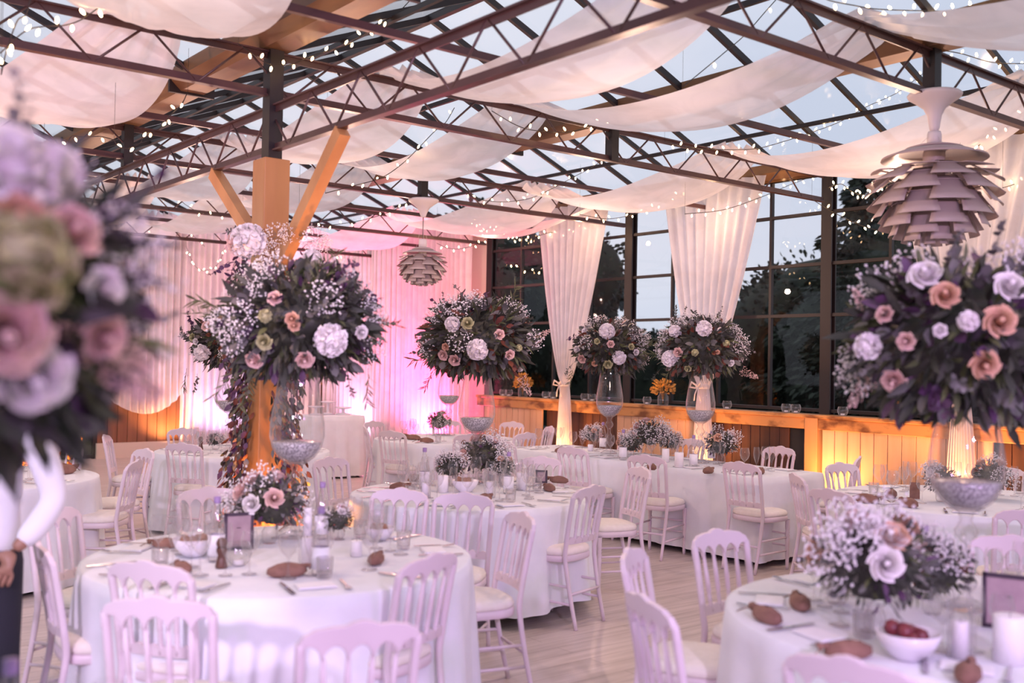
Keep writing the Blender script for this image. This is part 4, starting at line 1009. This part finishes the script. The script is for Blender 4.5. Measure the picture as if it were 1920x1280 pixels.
def settings(c, R, n, where, phase=0, sx=None):
    """flat pieces around a round table"""
    for i in range(n):
        a = phase+2*PI*i/n; ux, uy = math.cos(a), math.sin(a); r = R-.15; rz = a-PI/2
        P = lambda dr, dt: (c[0]+ux*(r+dr)-uy*dt, c[1]+uy*(r+dr)+ux*dt, ZT)
        single('folded_napkin', G_card, P(-.02, 0), 'white folded napkin laid at the rim of %s' % where, 'napkin', 'napkins on '+where, rz)
        single('knife', G_knife, P(.0, -.12), 'steel dinner knife laid at the rim of %s' % where, 'knife', 'knives on '+where, rz+.06)
        single('fork', G_fork, P(.0, .12), 'steel dinner fork laid at the rim of %s' % where, 'fork', 'forks on '+where, rz-.05)
        single('wine_glass', G_wine, P(-.19, -.08), 'clear wine glass at a place setting of %s' % where, 'wine glass', 'wine glasses on '+where)
        single('champagne_flute', G_flute, P(-.23, .02), 'slim clear flute at a place setting of %s' % where, 'glass', 'flutes on '+where)
        single('wine_glass', G_wine, P(-.29, .10), 'clear wine glass at a place setting of %s' % where, 'wine glass', 'wine glasses on '+where, sc=.9)
        if i % 2 == 0: single('tumbler', G_tumb, P(-.16, .07), 'short clear tumbler at a place setting of %s' % where, 'glass', 'tumblers on '+where)
settings(T1, .90, 9, 'near left round table', .25)
settings(T2, .92, 9, 'near right round table', .1)
settings(T3, .84, 9, 'middle round table', .3)
settings(T5, .92, 8, 'right-hand round table', .5)
settings(T6, .88, 7, 'far round table', .2)
settings(T7, .86, 6, 'rear left round table', .4)
settings(T8, .90, 5, 'far left round table', -1.0)
for k in range(6):
    for xx, s in ((LT[0]+.14, 1), (LT[1]-.14, -1)):
        y = LT[2]+.32+k*.57; w_ = 'long table'
        single('folded_napkin', G_card, (xx, y, ZT), 'white folded napkin along an edge of the long table', 'napkin', 'napkins on long table', PI/2)
        single('knife', G_knife, (xx, y-.12, ZT), 'steel knife along an edge of the long table', 'knife', 'knives on long table', -PI/2)
        single('fork', G_fork, (xx, y+.12, ZT), 'steel fork along an edge of the long table', 'fork', 'forks on long table', -PI/2)
        single('wine_glass', G_wine, (xx+.17*s, y+.08, ZT), 'clear wine glass at a place of the long table', 'wine glass', 'wine glasses on long table')
        single('champagne_flute', G_flute, (xx+.21*s, y-.02, ZT), 'slim clear flute at a place of the long table', 'glass', 'flutes on long table')

def bottle(p, label, dark=False, s=1.0):
    o = thing('water_bottle', label, 'bottle', p)
    gm = M['glass'] if not dark else M['darkglass']
    MB().lathe([(0, .004), (.034, .002), (.038, .01), (.038, .145), (.034, .175), (.018, .235), (.0135, .26), (.0135, .292), (0, .292)], 20).build('bottle_body', gm, o)
    MB().lathe([(.0385, .03), (.0388, .03), (.0388, .125), (.0385, .125)], 20).build('paper_label', M['label_'], o)
    MB().lathe([(.0155, .268), (.016, .272), (.016, .298), (0, .30)], 12).build('cap', M['cap'], o); return o
M['darkglass'] = mat('dark_green_bottle_glass', (.02, .035, .012), .08); M['cap'] = mat('mauve_cap', (.30, .20, .40), .4)
M['candleglass'] = M['glass']
def candle(p, r, h, label, glass=False):
    o = thing('pillar_candle', label, 'candle', p)
    MB().lathe([(0, 0), (r, 0), (r, h-.004), (r-.004, h), (r*.5, h-.006), (0, h-.008)], 20).build('wax', M['candle'], o)
    MB().tube([(0, 0, h-.008), (.001, 0, h+.008)], .0012, 4).build('wick', M['black'], o)
    if glass: MB().lathe([(r+.004, .001), (r+.014, .0), (r+.014, h+.07)], 22).build('glass_cylinder', M['glass'], o)
    return o
def posy(p, label, s=.35, seed=0, flowers=5, vase=True, v=0):
    R = random.Random(seed); p = Vector(p); o = thing('posy', label, 'small bouquet', p)
    hv = .10*s/.35*.9
    if vase:
        MB().lathe([(0, .003), (.030, .0), (.040, .02), (.040, .06), (.026, .085), (.030, .10)], 16).build('glass_vase', M['glass'], o)
    zc = hv+.05*s/.35
    f = put('foliage', FOLS[v], o, (0, 0, zc), (0, 0, seed), s); f['kind'] = 'stuff'
    for i in range(flowers):
        a = R.uniform(0, 2*PI); el = R.uniform(.0, 1.3); d = Vector((math.cos(a)*math.cos(el), math.sin(a)*math.cos(el), math.sin(el))); k = R.choice(['pink', 'white', 'peach'])
        put('rose', ROSE[k], o, Vector((d.x*.33*s, d.y*.33*s, zc+d.z*.27*s)), aim(d), .085*s)
    for i in range(5):
        a = R.uniform(0, 2*PI); el = R.uniform(-.1, 1.2); d = Vector((math.cos(a)*math.cos(el), math.sin(a)*math.cos(el), math.sin(el)))
        put('baby_breath', GYP[i % 3], o, Vector((d.x*.34*s, d.y*.34*s, zc+d.z*.28*s)), aim(d), .20*s)
    return o
def mill(p, label, s=1):
    o = thing('pepper_mill', label, 'pepper mill', p)
    MB().lathe([(0, 0), (.026, 0), (.027, .01), (.020, .04), (.017, .055), (.024, .075), (.022, .09)], 16).build('body', M['wooddk'], o)
    MB().lathe([(.012, .09), (.022, .096), (.025, .112), (.018, .13), (0, .135)], 16).build('head', M['wooddk'], o); return o
def bowl(p, label, food, s=1.0, mt=None):
    o = thing('serving_bowl', label, 'bowl', p)
    MB().lathe([(0, .004), (.04*s, .0), (.05*s, .006), (.085*s, .045*s), (.10*s, .085*s), (.096*s, .085*s), (.08*s, .048*s), (.045*s, .014), (0, .012)], 24).build('bowl', mt or M['bowl'], o)
    R = random.Random(int(p[0]*100))
    for i in range(9):
        a = R.uniform(0, 6.3); r = R.uniform(0, .055)*s; c = Vector((r*math.cos(a), r*math.sin(a), .07*s+R.uniform(0, .02)))
        q = R.uniform(.018, .03)*s; b = MB(); b.lathe([(0, -q), (q*.8, -q*.6), (q, 0), (q*.7, q*.7), (0, q)], 8, c); b.build('bread_roll' if food == 'bread' else 'berries', M[food], o)
    return o
def frame(p, rz, label, w_=.13, h=.18):
    o = thing('menu_stand', label, 'menu stand', p, rz)
    b = MB()
    for c, d in (((-w_/2, 0, h/2), (.014, .014, h)), ((w_/2, 0, h/2), (.014, .014, h)), ((0, 0, .007), (w_, .014, .014)), ((0, 0, h-.007), (w_+.014, .014, .014))): b.box(c, d)
    b.build('frame', M['frame'], o, smooth=False); MB().box((0, .002, h/2), (w_-.01, .004, h-.02)).build('card', M['paper'], o, smooth=False)
    MB().bar((0, .0, h*.6), (0, .07, .004), .02, .004).build('strut', M['frame'], o, smooth=False)
    return o
def tealight(p, label, lit=False, s=1.0, group=None):
    o = thing('tealight_bowl', label, 'candle holder', p, 0, group)
    b = MB(); n = 36; prof = [(.020, .002), (.034, .012), (.043, .035), (.044, .05), (.038, .072), (.034, .078)]
    vs = [((r*s+.0012*(-1)**k)*math.cos(2*PI*k/n), (r*s+.0012*(-1)**k)*math.sin(2*PI*k/n), z*s) for r, z in prof for k in range(n)]
    fs = [(i*n+k, i*n+(k+1) % n, (i+1)*n+(k+1) % n, (i+1)*n+k) for i in range(len(prof)-1) for k in range(n)]+[tuple(range(n-1, -1, -1))]
    b.add(vs, fs).build('ribbed_glass', M['frost'], o); MB().lathe([(0, .004), (.018*s, .004), (.018*s, .02*s), (0, .02*s)], 12).build('tealight', M['candle'], o)
    return o
M['frost'] = thin_glass('ribbed_frosted_glass', (.9, .9, .9), 1.6, .1, .75)
faceCam = lambda p, off=0: math.atan2(-p[0], p[1])+off
# near left table
bottle(tp(600, 1078), 'clear water bottle with white label, foremost on near left table')
bottle(tp(405, 1052), 'clear water bottle with white label beside the pepper mill, near left table')
bottle(tp(603, 1010), 'clear water bottle behind the foremost one on near left table')
candle(tp(575, 1060), .024, .13, 'white candle in a tall glass cylinder left of the foremost bottle', True)
candle(tp(576, 1012), .022, .17, 'tall thin white candle behind the glass cylinder on near left table')
candle(tp(668, 1042), .028, .075, 'short white candle right of the foremost bottle, near left table')
frame(tp(447, 1030), faceCam((2.2, 4.6), .25), 'small dark framed card standing on near left table')
mill(tp(415, 1064), 'dark wooden pepper mill on near left table')
tealight(tp(447, 1060), 'frosted glass candle bowl beside the pepper mill', s=1.35)
bowl(tp(363, 1042), 'white bowl of small brown rolls at the left of near left table', 'bread')
bowl(tp(712, 1012), 'white bowl of brown rolls at the right of near left table', 'bread', .8)
posy(tp(505, 1018), 'low posy of grey-green leaves and blush flowers below the tall vase, near left table', .50, 1, 7, v=0)
posy(tp(632, 1010), 'small posy with a dark bloom right of the bottles on near left table', .24, 2, 3, v=1)
single('linen_pouch', G_pouch, tp(538, 1080), 'brown linen pouch tied with string, centre front of near left table', 'linen pouch', rz=faceCam((2, 4), .2), sc=1.25)
single('linen_pouch', G_pouch, tp(705, 1056), 'brown linen pouch beside the right front chair of near left table', 'linen pouch', rz=.8, sc=1.1)
single('linen_pouch', G_pouch, tp(343, 1072), 'brown linen pouch by the left front rim of near left table', 'linen pouch', rz=1.5, sc=1.0)
single('linen_pouch', G_pouch, tp(312, 1026), 'brown linen pouch beside the bowl at the left of near left table', 'linen pouch', rz=2.5, sc=1.0)
# middle table
bottle(tp(953, 925), 'clear water bottle with white label at the right of the middle table')
bottle(tp(795, 915), 'clear water bottle at the left back of the middle table')
candle(tp(797, 932), .026, .10, 'white candle in a glass cylinder left on the middle table', True)
candle(tp(830, 922), .040, .12, 'thick white pillar candle next to a posy on the middle table')
candle(tp(918, 932), .026, .11, 'white candle in a glass cylinder at the centre front of the middle table', True)
candle(tp(978, 918), .040, .13, 'thick white pillar candle right of the bottle on the middle table')
posy(tp(845, 908), 'small cream posy left of the big vase on the middle table', .34, 3, 4, v=1)
posy(tp(905, 902), 'wide posy of pale flowers in front of the big vase, middle table', .50, 4, 7, v=0)
posy(tp(940, 905), 'small dark posy right of the wide one, middle table', .30, 5, 3, v=1)
bowl(tp(872, 922), 'white bowl with dark brown rolls on the middle table', 'bread', 1.0)
for (x, y, l, rz) in ((748, 918, 'left rim', 0), (908, 940, 'front rim', .4), (1030, 920, 'right rim', 1.2), (1048, 905, 'right back', 2.0), (775, 902, 'left back', .6)):
    single('linen_pouch', G_pouch, tp(x, y), 'brown linen pouch at the %s of the middle table' % l, 'linen pouch', rz=rz, sc=1.15)
frame(tp(1015, 905), faceCam((4, 6), -.3), 'tiny framed card at the right of the middle table', .08, .10)
# long table
for x, y, l in ((1168, 862, 'before the left tall vase'), (1130, 842, 'behind the left tall vase'), (1300, 876, 'left of the right tall vase'), (1334, 864, 'right of the right tall vase')):
    bottle(tp(x, y), 'clear water bottle on the long table, %s' % l)
for x, y, r, h, l in ((1107, 845, .03, .07, 'short white candle on the far left of the long table'), (1248, 866, .036, .13, 'white pillar candle on the long table, left one of the pair'), (1273, 876, .042, .14, 'white pillar candle on the long table, right one of the pair')):
    candle(tp(x, y), r, h, l)
for x, y, s, l, sd in ((1110, 838, .34, 'small green posy left of the left tall vase', 6), (1182, 858, .36, 'leafy posy beside the labelled bottle', 7), (1216, 852, .52, 'wide pale posy between the two vases', 8), (1258, 852, .36, 'pink posy behind the candle pair', 9), (1352, 868, .46, 'bushy green posy in a round glass, right part', 10)):
    posy(tp(x, y), l+' of the long table', s, sd, 4 if s < .5 else 7, v=sd % 2)
for x, y, l, rz in ((1052, 848, 'left end', 0), (1222, 880, 'middle front', 1), (1328, 887, 'right of the middle front', .3), (1425, 888, 'near end', .5)):
    single('linen_pouch', G_pouch, tp(x, y), 'brown linen pouch on the long table, %s' % l, 'linen pouch', rz=rz, sc=1.2)
# near right table
posy(tp(1640, 1185), 'big blurred posy with lilac and peach flowers on near right table', .60, 11, 10, v=0)
posy(tp(1748, 1150), 'small dark-leaved posy behind the berry bowl, near right table', .42, 12, 3, v=1)
bottle(tp(1733, 1120), 'dark green bottle standing behind the posies on near right table', dark=True)
bottle(tp(1568, 1130), 'clear bottle with purple cap left behind the big posy, near right table')
bowl(tp(1702, 1234), 'white bowl filled with dark red berries on near right table', 'food', 1.05)
candle(tp(1893, 1240), .052, .15, 'thick white candle at the right picture edge, near right table')
candle(tp(1800, 1232), .026, .12, 'white candle in a glass cylinder left of the thick candle', True)
frame(tp(1893, 1180), faceCam((3.9, 2.0), -.1), 'dark framed brown card behind the thick candle at the right edge', .17, .20)
for (x, y, l, rz) in ((1590, 1232, 'front centre', 2.6), (1438, 1165, 'left rim', 1.2), (1815, 1275, 'bottom edge right', .4), (1500, 1140, 'left back', .8)):
    single('linen_pouch', G_pouch, tp(x, y), 'brown linen pouch on near right table, %s' % l, 'linen pouch', rz=rz, sc=1.2)
# right-hand table
for (x, y, l, rz) in ((1622, 942, 'nearest the left rim', faceCam((7, 4), 0)), (1670, 932, 'in the middle', .5), (1705, 950, 'next to the big vase', 1.0)):
    single('linen_pouch', G_pouch, tp(x, y), 'brown linen pouch on the right-hand table, %s' % l, 'linen pouch', rz=rz, sc=1.35)
posy(tp(1860, 935), 'dark posy on the right-hand table behind the big vase, right side', .40, 13, 3, v=1)
posy(tp(1765, 940), 'pale posy on the right-hand table seen through the big vase', .36, 14, 4, v=0)
MBc = MB().box((0, 0, .06), (.07, .004, .12)).build('table_card', M['linen'], None, False, tp(1715, 935)); MBc.rotation_euler = (0, 0, faceCam((7, 4), 0)); tag(MBc, 'tan upright card among the glasses of the right-hand table', 'table card')
# far and rear tables
posy(tp(823, 815), 'small dark posy left of the far vase on the far table', .42, 15, 4, v=1)
for (x, y, l) in ((757, 822, 'leftmost'), (775, 824, 'second from left'), (800, 830, 'front middle'), (868, 832, 'front right')):
    single('linen_pouch', G_pouch, tp(x, y), 'brown linen pouch on the far table, %s' % l, 'linen pouch', rz=x, sc=1.3)
mill(tp(376, 843), 'dark red pepper mill on the rear left table'); posy(tp(404, 842), 'tiny posy on the rear left table by the tall vase', .24, 16, 3)
bowl(tp(355, 850), 'small dark bowl on the rear left table', 'food', .6)
single('linen_pouch', G_pouch, tp(120, 888), 'brown linen pouch on the far left table', 'linen pouch', rz=.5, sc=1.6)
single('linen_pouch', G_pouch, tp(108, 880), 'brown linen pouch behind another on the far left table', 'linen pouch', rz=2.5, sc=1.3)
# closest table: bottle and glasses reaching into the lower left corner
bottle(Vector((at(22, 1180, d=2.15).x, at(22, 1180, d=2.15).y, ZT)), 'clear bottle with grey cap in the lower left picture corner')
for k, (px, d_) in enumerate(((120, 2.35), (150, 2.22), (205, 2.30), (245, 2.2))):
    q = at(px, 1250, d=d_); single('wine_glass', G_wine, (q.x, q.y, ZT), 'blurred clear wine glass at the lower left picture edge', 'wine glass', 'wine glasses on the closest table', sc=.97)
# serving table items
for k, (dx, dy, h) in enumerate(((-.2, .0, .12), (.05, .1, .18), (.22, -.05, .10))):
    b = MB().lathe([(0, 0), (.10, 0), (.11, .01), (.02, .03), (.02, h-.02), (.12, h), (.125, h+.01), (0, h+.01)], 20); tag(b.build('cake_stand', M['bowl'], None, True, (7.3+dx, 13.3+dy, .893)), ['low white cake stand at the left of the serving table', 'tall white cake stand at the back of the serving table', 'low white cake stand at the right of the serving table'][k], 'cake stand')

# ---------------- things on the window sill
for k, (px, l) in enumerate(((943, 'far pair behind the pink-lit bouquet, left'), (954, 'far pair behind the pink-lit bouquet, right'), (1023, 'pair left of the farther tied curtain, left'), (1037, 'pair left of the farther tied curtain, right'), (1096, 'pair beside the left tall vase, left'), (1110, 'pair beside the left tall vase, right'), (1213, 'single one between the two tall vases'), (1363, 'single one right of the middle curtain'), (1474, 'pair under the dark window, left'), (1492, 'pair under the dark window, right'), (1580, 'one partly hidden by the blurred right bouquet'))):
    q = at(px, 745+(px-940)*.055, x=9.52); tealight((q.x, q.y, ZS), 'ribbed glass bowl on the sill, '+l, s=1.25)
def sill_vase(px, label, s=1.0):
    q = at(px, 745+(px-940)*.055, x=9.53); o = thing('dried_flower_vase', label, 'vase', (q.x, q.y, ZS))
    MB().lathe([(0, .003), (.06, 0), (.068, .02), (.068, .11), (.045, .14), (.05, .155)], 18).build('glass_vase', M['frost'], o)
    rn.seed(int(px)); b = MB()
    for i in range(160):
        d = rdir(-.1, 1); p = Vector((d.x*.13, d.y*.13, .20+d.z*.13))*1.0*rn.uniform(.7, 1); leaf(b, p, d, .045, .028, 'round', 0)
    for i in range(10):
        d = rdir(.5, 1); b.tube([(0, 0, .02), (d.x*.03, d.y*.03, .13), (d.x*.12, d.y*.12, .26)], .002, 4)
    b.build('dried_flowers', M['dried'], o); return o
sill_vase(1243, 'glass vase of dried orange flowers on the sill left of the middle curtain')
sill_vase(1690, 'glass vase of dried orange flowers on the sill under the blurred right bouquet')
sill_vase(980, 'glass vase on the sill behind the far bouquet')

# ---------------- uplight cans
for x, y, tg, c, p, sp, lab in UPL:
    o = thing('uplight', lab, 'uplight', (x, y, 0))
    dirv = (Vector(tg)-Vector((x, y, .20))).normalized(); tl = aim(dirv)
    b = MB().lathe([(0, -.13), (.055, -.13), (.06, -.12), (.06, -.012), (.05, -.012), (0, -.03)], 18); e = b.build('can', M['black'], o, True, (0, 0, .19)); e.rotation_euler = tl
    e2 = MB().lathe([(0, -.028), (.048, -.028)], 18).build('lens', emit('lit_lens', c, 6), o, True, (0, 0, .19)); e2.rotation_euler = tl
    b = MB().box((0, 0, .008), (.16, .10, .016)); b.box((-.068, 0, .10), (.008, .03, .18)); b.box((.068, 0, .10), (.008, .03, .18)); b.build('yoke', M['black'], o, smooth=False)

# ================================================================== WAITER
def skin(name, mt, verts, edges, radii, parent, root=0, sub=2):
    me = bpy.data.meshes.new(name); me.from_pydata([tuple(v) for v in verts], edges, []); me.materials.append(mt)
    o = put(name, me, parent); md = o.modifiers.new('skin', 'SKIN'); md.use_smooth_shade = True
    for i, r in enumerate(radii):
        sv = me.skin_vertices[0].data[i]; sv.radius = r if isinstance(r, tuple) else (r, r); sv.use_root = (i == root)
    o.modifiers.new('sub', 'SUBSURF').levels = sub; o.modifiers['sub'].render_levels = sub
    return o
import bmesh
def skin2(name, mt, verts, edges, radii, parent, root=0, sub=2):
    bm_ = bmesh.new(); lay = bm_.verts.layers.skin.verify(); vs = [bm_.verts.new(v) for v in verts]
    for e in edges: bm_.edges.new((vs[e[0]], vs[e[1]]))
    for i, v in enumerate(vs):
        r = radii[i]; v[lay].radius = r if isinstance(r, tuple) else (r, r); v[lay].use_root = (i == root)
    me = bpy.data.meshes.new(name); bm_.to_mesh(me); bm_.free(); me.materials.append(mt)
    o = put(name, me, parent); md = o.modifiers.new('skin', 'SKIN'); md.use_smooth_shade = True
    s_ = o.modifiers.new('sub', 'SUBSURF'); s_.levels = sub; s_.render_levels = sub; return o
pc = at(-32, 700, d=4.15)
wz = thing('person', 'waiter in white shirt and black trousers standing at the left edge, partly cropped', 'person', (pc.x, pc.y, 0), math.atan2(_r.y, _r.x))
# local: +x screen right, -y towards the camera
def arm(s):
    if s > 0: return [Vector((.185, 0, 1.40)), Vector((.25, .02, 1.27)), Vector((.295, .03, 1.11)), Vector((.25, -.05, 1.00)), Vector((.195, -.105, .925))]
    return [Vector((-.185, 0, 1.40)), Vector((-.24, .02, 1.27)), Vector((-.27, .03, 1.11)), Vector((-.27, -.05, 1.0)), Vector((-.25, -.10, .90))]
# one continuous body: legs, trunk, arms, neck, head
V = [(0, 0, .95), (0, 0, 1.10), (0, 0, 1.28), (0, 0, 1.42), (0, -.005, 1.50), (0, -.01, 1.57), (0, -.02, 1.66), (0, -.01, 1.74)]
E_ = [(i, i+1) for i in range(7)]; Rr = [(.14, .10), (.135, .095), (.15, .10), (.10, .08), .052, .06, (.078, .095), (.06, .075)]
for s in (-1, 1):
    n = len(V); A = arm(s); V += [tuple(a) for a in A]; Rr += [.052, .046, .038, .034, .026]; E_ += [(3, n)]+[(n+i, n+i+1) for i in range(4)]
    n = len(V); V += [(s*.09, 0, .88), (s*.10, -.01, .50), (s*.10, .02, .10), (s*.11, -.06, .035), (s*.12, -.14, .03)]; Rr += [.085, .058, .04, .038, .03]; E_ += [(0, n)]+[(n+i, n+i+1) for i in range(4)]
skin2('body', M['skin'], V, E_, Rr, wz)
# face
fb = MB(); hd = Vector((0, -.02, 1.655))
fb.tube([hd+Vector((0, -.088, .02)), hd+Vector((0, -.105, -.012)), hd+Vector((0, -.112, -.028)), hd+Vector((0, -.09, -.036))], [.008, .012, .016, .010], 8); fb.build('nose', M['skin'], wz)
for s in (-1, 1):
    MB().lathe([(0, -.011), (.009, -.006), (.011, 0), (.009, .006), (0, .011)], 12, hd+Vector((s*.032, -.084, .012))).build('eye', M['bowl'], wz)
    MB().lathe([(0, -.005), (.005, -.002), (.005, .002), (0, .005)], 10, hd+Vector((s*.032, -.094, .012))).build('iris', M['hair'], wz)
    MB().tube([hd+Vector((s*.018, -.092, .033)), hd+Vector((s*.034, -.095, .038)), hd+Vector((s*.05, -.084, .033))], [.003, .005, .003], 6).build('eyebrow', M['hair'], wz)
    MB().tube([hd+Vector((s*.078, .0, -.03)), hd+Vector((s*.088, .012, .0)), hd+Vector((s*.082, .012, .03)), hd+Vector((s*.078, .0, .02))], [.008, .010, .010, .006], 8).build('ear', M['skin'], wz)
MB().tube([hd+Vector((-.026, -.086, -.062)), hd+Vector((0, -.098, -.060)), hd+Vector((.026, -.086, -.062))], [.004, .009, .004], 8).build('mouth', M['pink_fl'], wz)
def hairf(u, v):
    a = 2*PI*v; ph_ = u*PI*.56; k = 1.0+.02*math.sin(9*a)
    if math.sin(a) < -.2: ph_ *= .70
    return (hd.x+.086*k*math.sin(ph_)*math.cos(a), hd.y+.012+.104*k*math.sin(ph_)*math.sin(a), hd.z+.012+.108*k*math.cos(ph_))
MB().grid(hairf, 12, 28).build('hair', M['hair'], wz)
# hand: palm + five bent fingers, closed around a dark phone-sized case
def hand(s, wrist, parent):
    d = Vector((-.25*s, -.30, -.92)).normalized(); side_ = Vector((-.85*s, -.35, .2)); side_ = (side_-d*side_.dot(d)).normalized(); inn = d.cross(side_)*s
    V2 = [wrist, wrist+d*.045, wrist+d*.085]; R2 = [(.026, .022), (.038, .020), (.040, .019)]; E2 = [(0, 1), (1, 2)]
    for k, (o_, l) in enumerate(((-.030, .036), (-.010, .042), (.010, .040), (.029, .032))):
        n = len(V2); b0 = wrist+d*.088+side_*o_; V2 += [b0, b0+d*l*.8+inn*.012, b0+d*l*1.15+inn*.036, b0+d*l*.95+inn*.056]; R2 += [.0105, .0098, .009, .0075]; E2 += [(2, n), (n, n+1), (n+1, n+2), (n+2, n+3)]
    n = len(V2); b0 = wrist+d*.03+side_*.040; V2 += [b0, b0+d*.03+side_*.018+inn*.012, b0+d*.055+side_*.012+inn*.030]; R2 += [.014, .0115, .009]; E2 += [(1, n), (n, n+1), (n+1, n+2)]
    return skin2('hand', M['skin'], [tuple(v) for v in V2], E2, R2, parent, 1)
hand(1, arm(1)[-1], wz); hand(-1, arm(-1)[-1], wz)
# shirt and trousers
V = [(0, 0, 1.28), (0, 0, 1.10), (0, 0, .96), (0, 0, .86), (0, 0, 1.415), (0, 0, 1.50)]; E_ = [(0, 1), (1, 2), (2, 3), (0, 4), (4, 5)]; Rr = [(.180, .125), (.165, .122), (.178, .135), (.178, .135), (.13, .10), (.070, .068)]
for s in (-1, 1):
    n = len(V); A = arm(s); A[-1] = A[-1]*.75+A[-2]*.25; V += [tuple(a) for a in A]; Rr += [.068, .064, .056, .052, .042]; E_ += [(4, n)]+[(n+i, n+i+1) for i in range(4)]
skin2('shirt', M['shirt'], V, E_, Rr, wz)
MB().lathe([(.074, 1.44), (.066, 1.50), (.060, 1.535), (.066, 1.54), (.076, 1.50), (.088, 1.47), (.125, 1.425)], 20).build('collar', M['shirt'], wz)
V = [(0, 0, .98), (0, 0, .90)]; E_ = [(0, 1)]; Rr = [(.165, .125), (.165, .125)]
for s in (-1, 1):
    n = len(V); V += [(s*.09, 0, .80), (s*.10, -.01, .50), (s*.105, .02, .09)]; Rr += [.10, .082, .075]; E_ += [(1, n), (n, n+1), (n+1, n+2)]
skin2('trousers', M['trouser'], V, E_, Rr, wz, 0)
for s in (-1, 1):
    skin2('shoe', M['black'], [(s*.105, .04, .045), (s*.11, -.05, .045), (s*.12, -.16, .035)], [(0, 1), (1, 2)], [(.045, .05), (.05, .045), (.045, .032)], wz, 1)

# ================================================================== OUTSIDE
def tree(p, h, rx, label, kind='leafy', seed=0, mt='tree', group='trees outside the windows'):
    rn.seed(seed); o = thing('conifer_tree' if kind == 'conifer' else 'leafy_tree', label, 'tree', p, 0, group)
    MB().tube([(0, 0, 0), (.05, 0, h*.4), (0, .05, h*.85)], [.16, .11, .04], 8).build('trunk', M['bark'], o)
    b = MB()
    if kind == 'conifer':
        for i in range(5200):
            t = rn.random()**.8; z = h*(.12+.88*t); r = rx*(1-t)**.8*(.75+.25*math.sin(z*7))*math.sqrt(rn.random()); a = rn.uniform(0, 6.3)
            p_ = Vector((r*math.cos(a), r*math.sin(a), z-.25*r)); leaf(b, p_, (math.cos(a), math.sin(a), -.35+rn.uniform(-.3, .3)), rn.uniform(.14, .26), .07, 'long')
    else:
        blobs = [(Vector((rn.uniform(-.55, .55)*rx, rn.uniform(-.55, .55)*rx, h*rn.uniform(.35, .82))), rn.uniform(.40, .62)*rx) for _ in range(9)]
        for c, r in blobs:
            for i in range(420):
                d = rdir(); leaf(b, c+d*r*rn.uniform(.75, 1.05), d+Vector((0, 0, -.2)), rn.uniform(.09, .17), .085, 'round')
            def fn(u, v, c=c, r=r):
                a = 2*PI*v; q = PI*u; return (c.x+r*.85*math.sin(q)*math.cos(a), c.y+r*.85*math.sin(q)*math.sin(a), max(.0, c.z+r*.85*math.cos(q)))
            b.grid(fn, 7, 10)
    b.build('crown', M[mt], o); return o
def gp(px, d): q = at(px, 700, d=d); return (q.x, q.y, -.1)
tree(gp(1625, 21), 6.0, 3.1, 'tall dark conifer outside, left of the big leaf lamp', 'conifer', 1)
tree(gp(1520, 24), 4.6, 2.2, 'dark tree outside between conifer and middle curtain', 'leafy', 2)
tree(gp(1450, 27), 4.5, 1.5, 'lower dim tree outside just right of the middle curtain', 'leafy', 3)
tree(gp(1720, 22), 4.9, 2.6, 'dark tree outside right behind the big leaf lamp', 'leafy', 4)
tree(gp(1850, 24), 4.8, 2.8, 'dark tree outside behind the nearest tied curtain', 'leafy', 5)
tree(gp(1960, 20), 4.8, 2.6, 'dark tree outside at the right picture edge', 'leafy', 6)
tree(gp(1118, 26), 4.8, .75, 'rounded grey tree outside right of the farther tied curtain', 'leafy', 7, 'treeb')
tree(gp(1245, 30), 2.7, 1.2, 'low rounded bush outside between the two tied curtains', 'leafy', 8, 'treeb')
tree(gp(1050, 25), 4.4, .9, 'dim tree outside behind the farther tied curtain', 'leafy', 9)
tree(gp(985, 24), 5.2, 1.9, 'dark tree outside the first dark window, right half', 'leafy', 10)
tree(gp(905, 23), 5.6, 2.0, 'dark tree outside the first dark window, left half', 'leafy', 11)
def hedge(x0, y0, x1, y1, h, label, seed):
    rn.seed(seed); b = MB(); d = Vector((x1-x0, y1-y0, 0)); L = d.length; d.normalize(); n = Vector((-d.y, d.x, 0))
    for i in range(int(L*150)):
        s = rn.uniform(0, L); z = rn.uniform(.1, 1)*h*(1+.10*math.sin(s*.9)+.08*math.sin(s*2.3)); t = rn.uniform(-.5, .5)
        leaf(b, Vector((x0, y0, 0))+d*s+n*t+Vector((0, 0, z)), (rn.uniform(-1, 1), rn.uniform(-1, 1), rn.uniform(-.3, 1)), .28, .16, 'round')
    def fn(u, v):
        s = u*L; a = PI*v; hh = h*(1+.10*math.sin(s*.9)+.08*math.sin(s*2.3))*.95; return (x0+d.x*s+n.x*.55*math.cos(a), y0+d.y*s+n.y*.55*math.cos(a), hh*math.sin(a)**.4)
    b.grid(fn, 60, 10)
    o = b.build('hedge', M['tree']); tag(o, label, 'hedge', None, 'stuff')
hedge(26, -4, 26, 14, 2.3, 'long dark hedge beyond the lawn outside the windows', 1)
hedge(26, 14, 10, 30, 2.5, 'dark hedge outside continuing behind the far windows', 2)
hedge(-8, 20.5, 9, 20.5, 3.0, 'dark hedge outside the glazed opening at back left', 3)
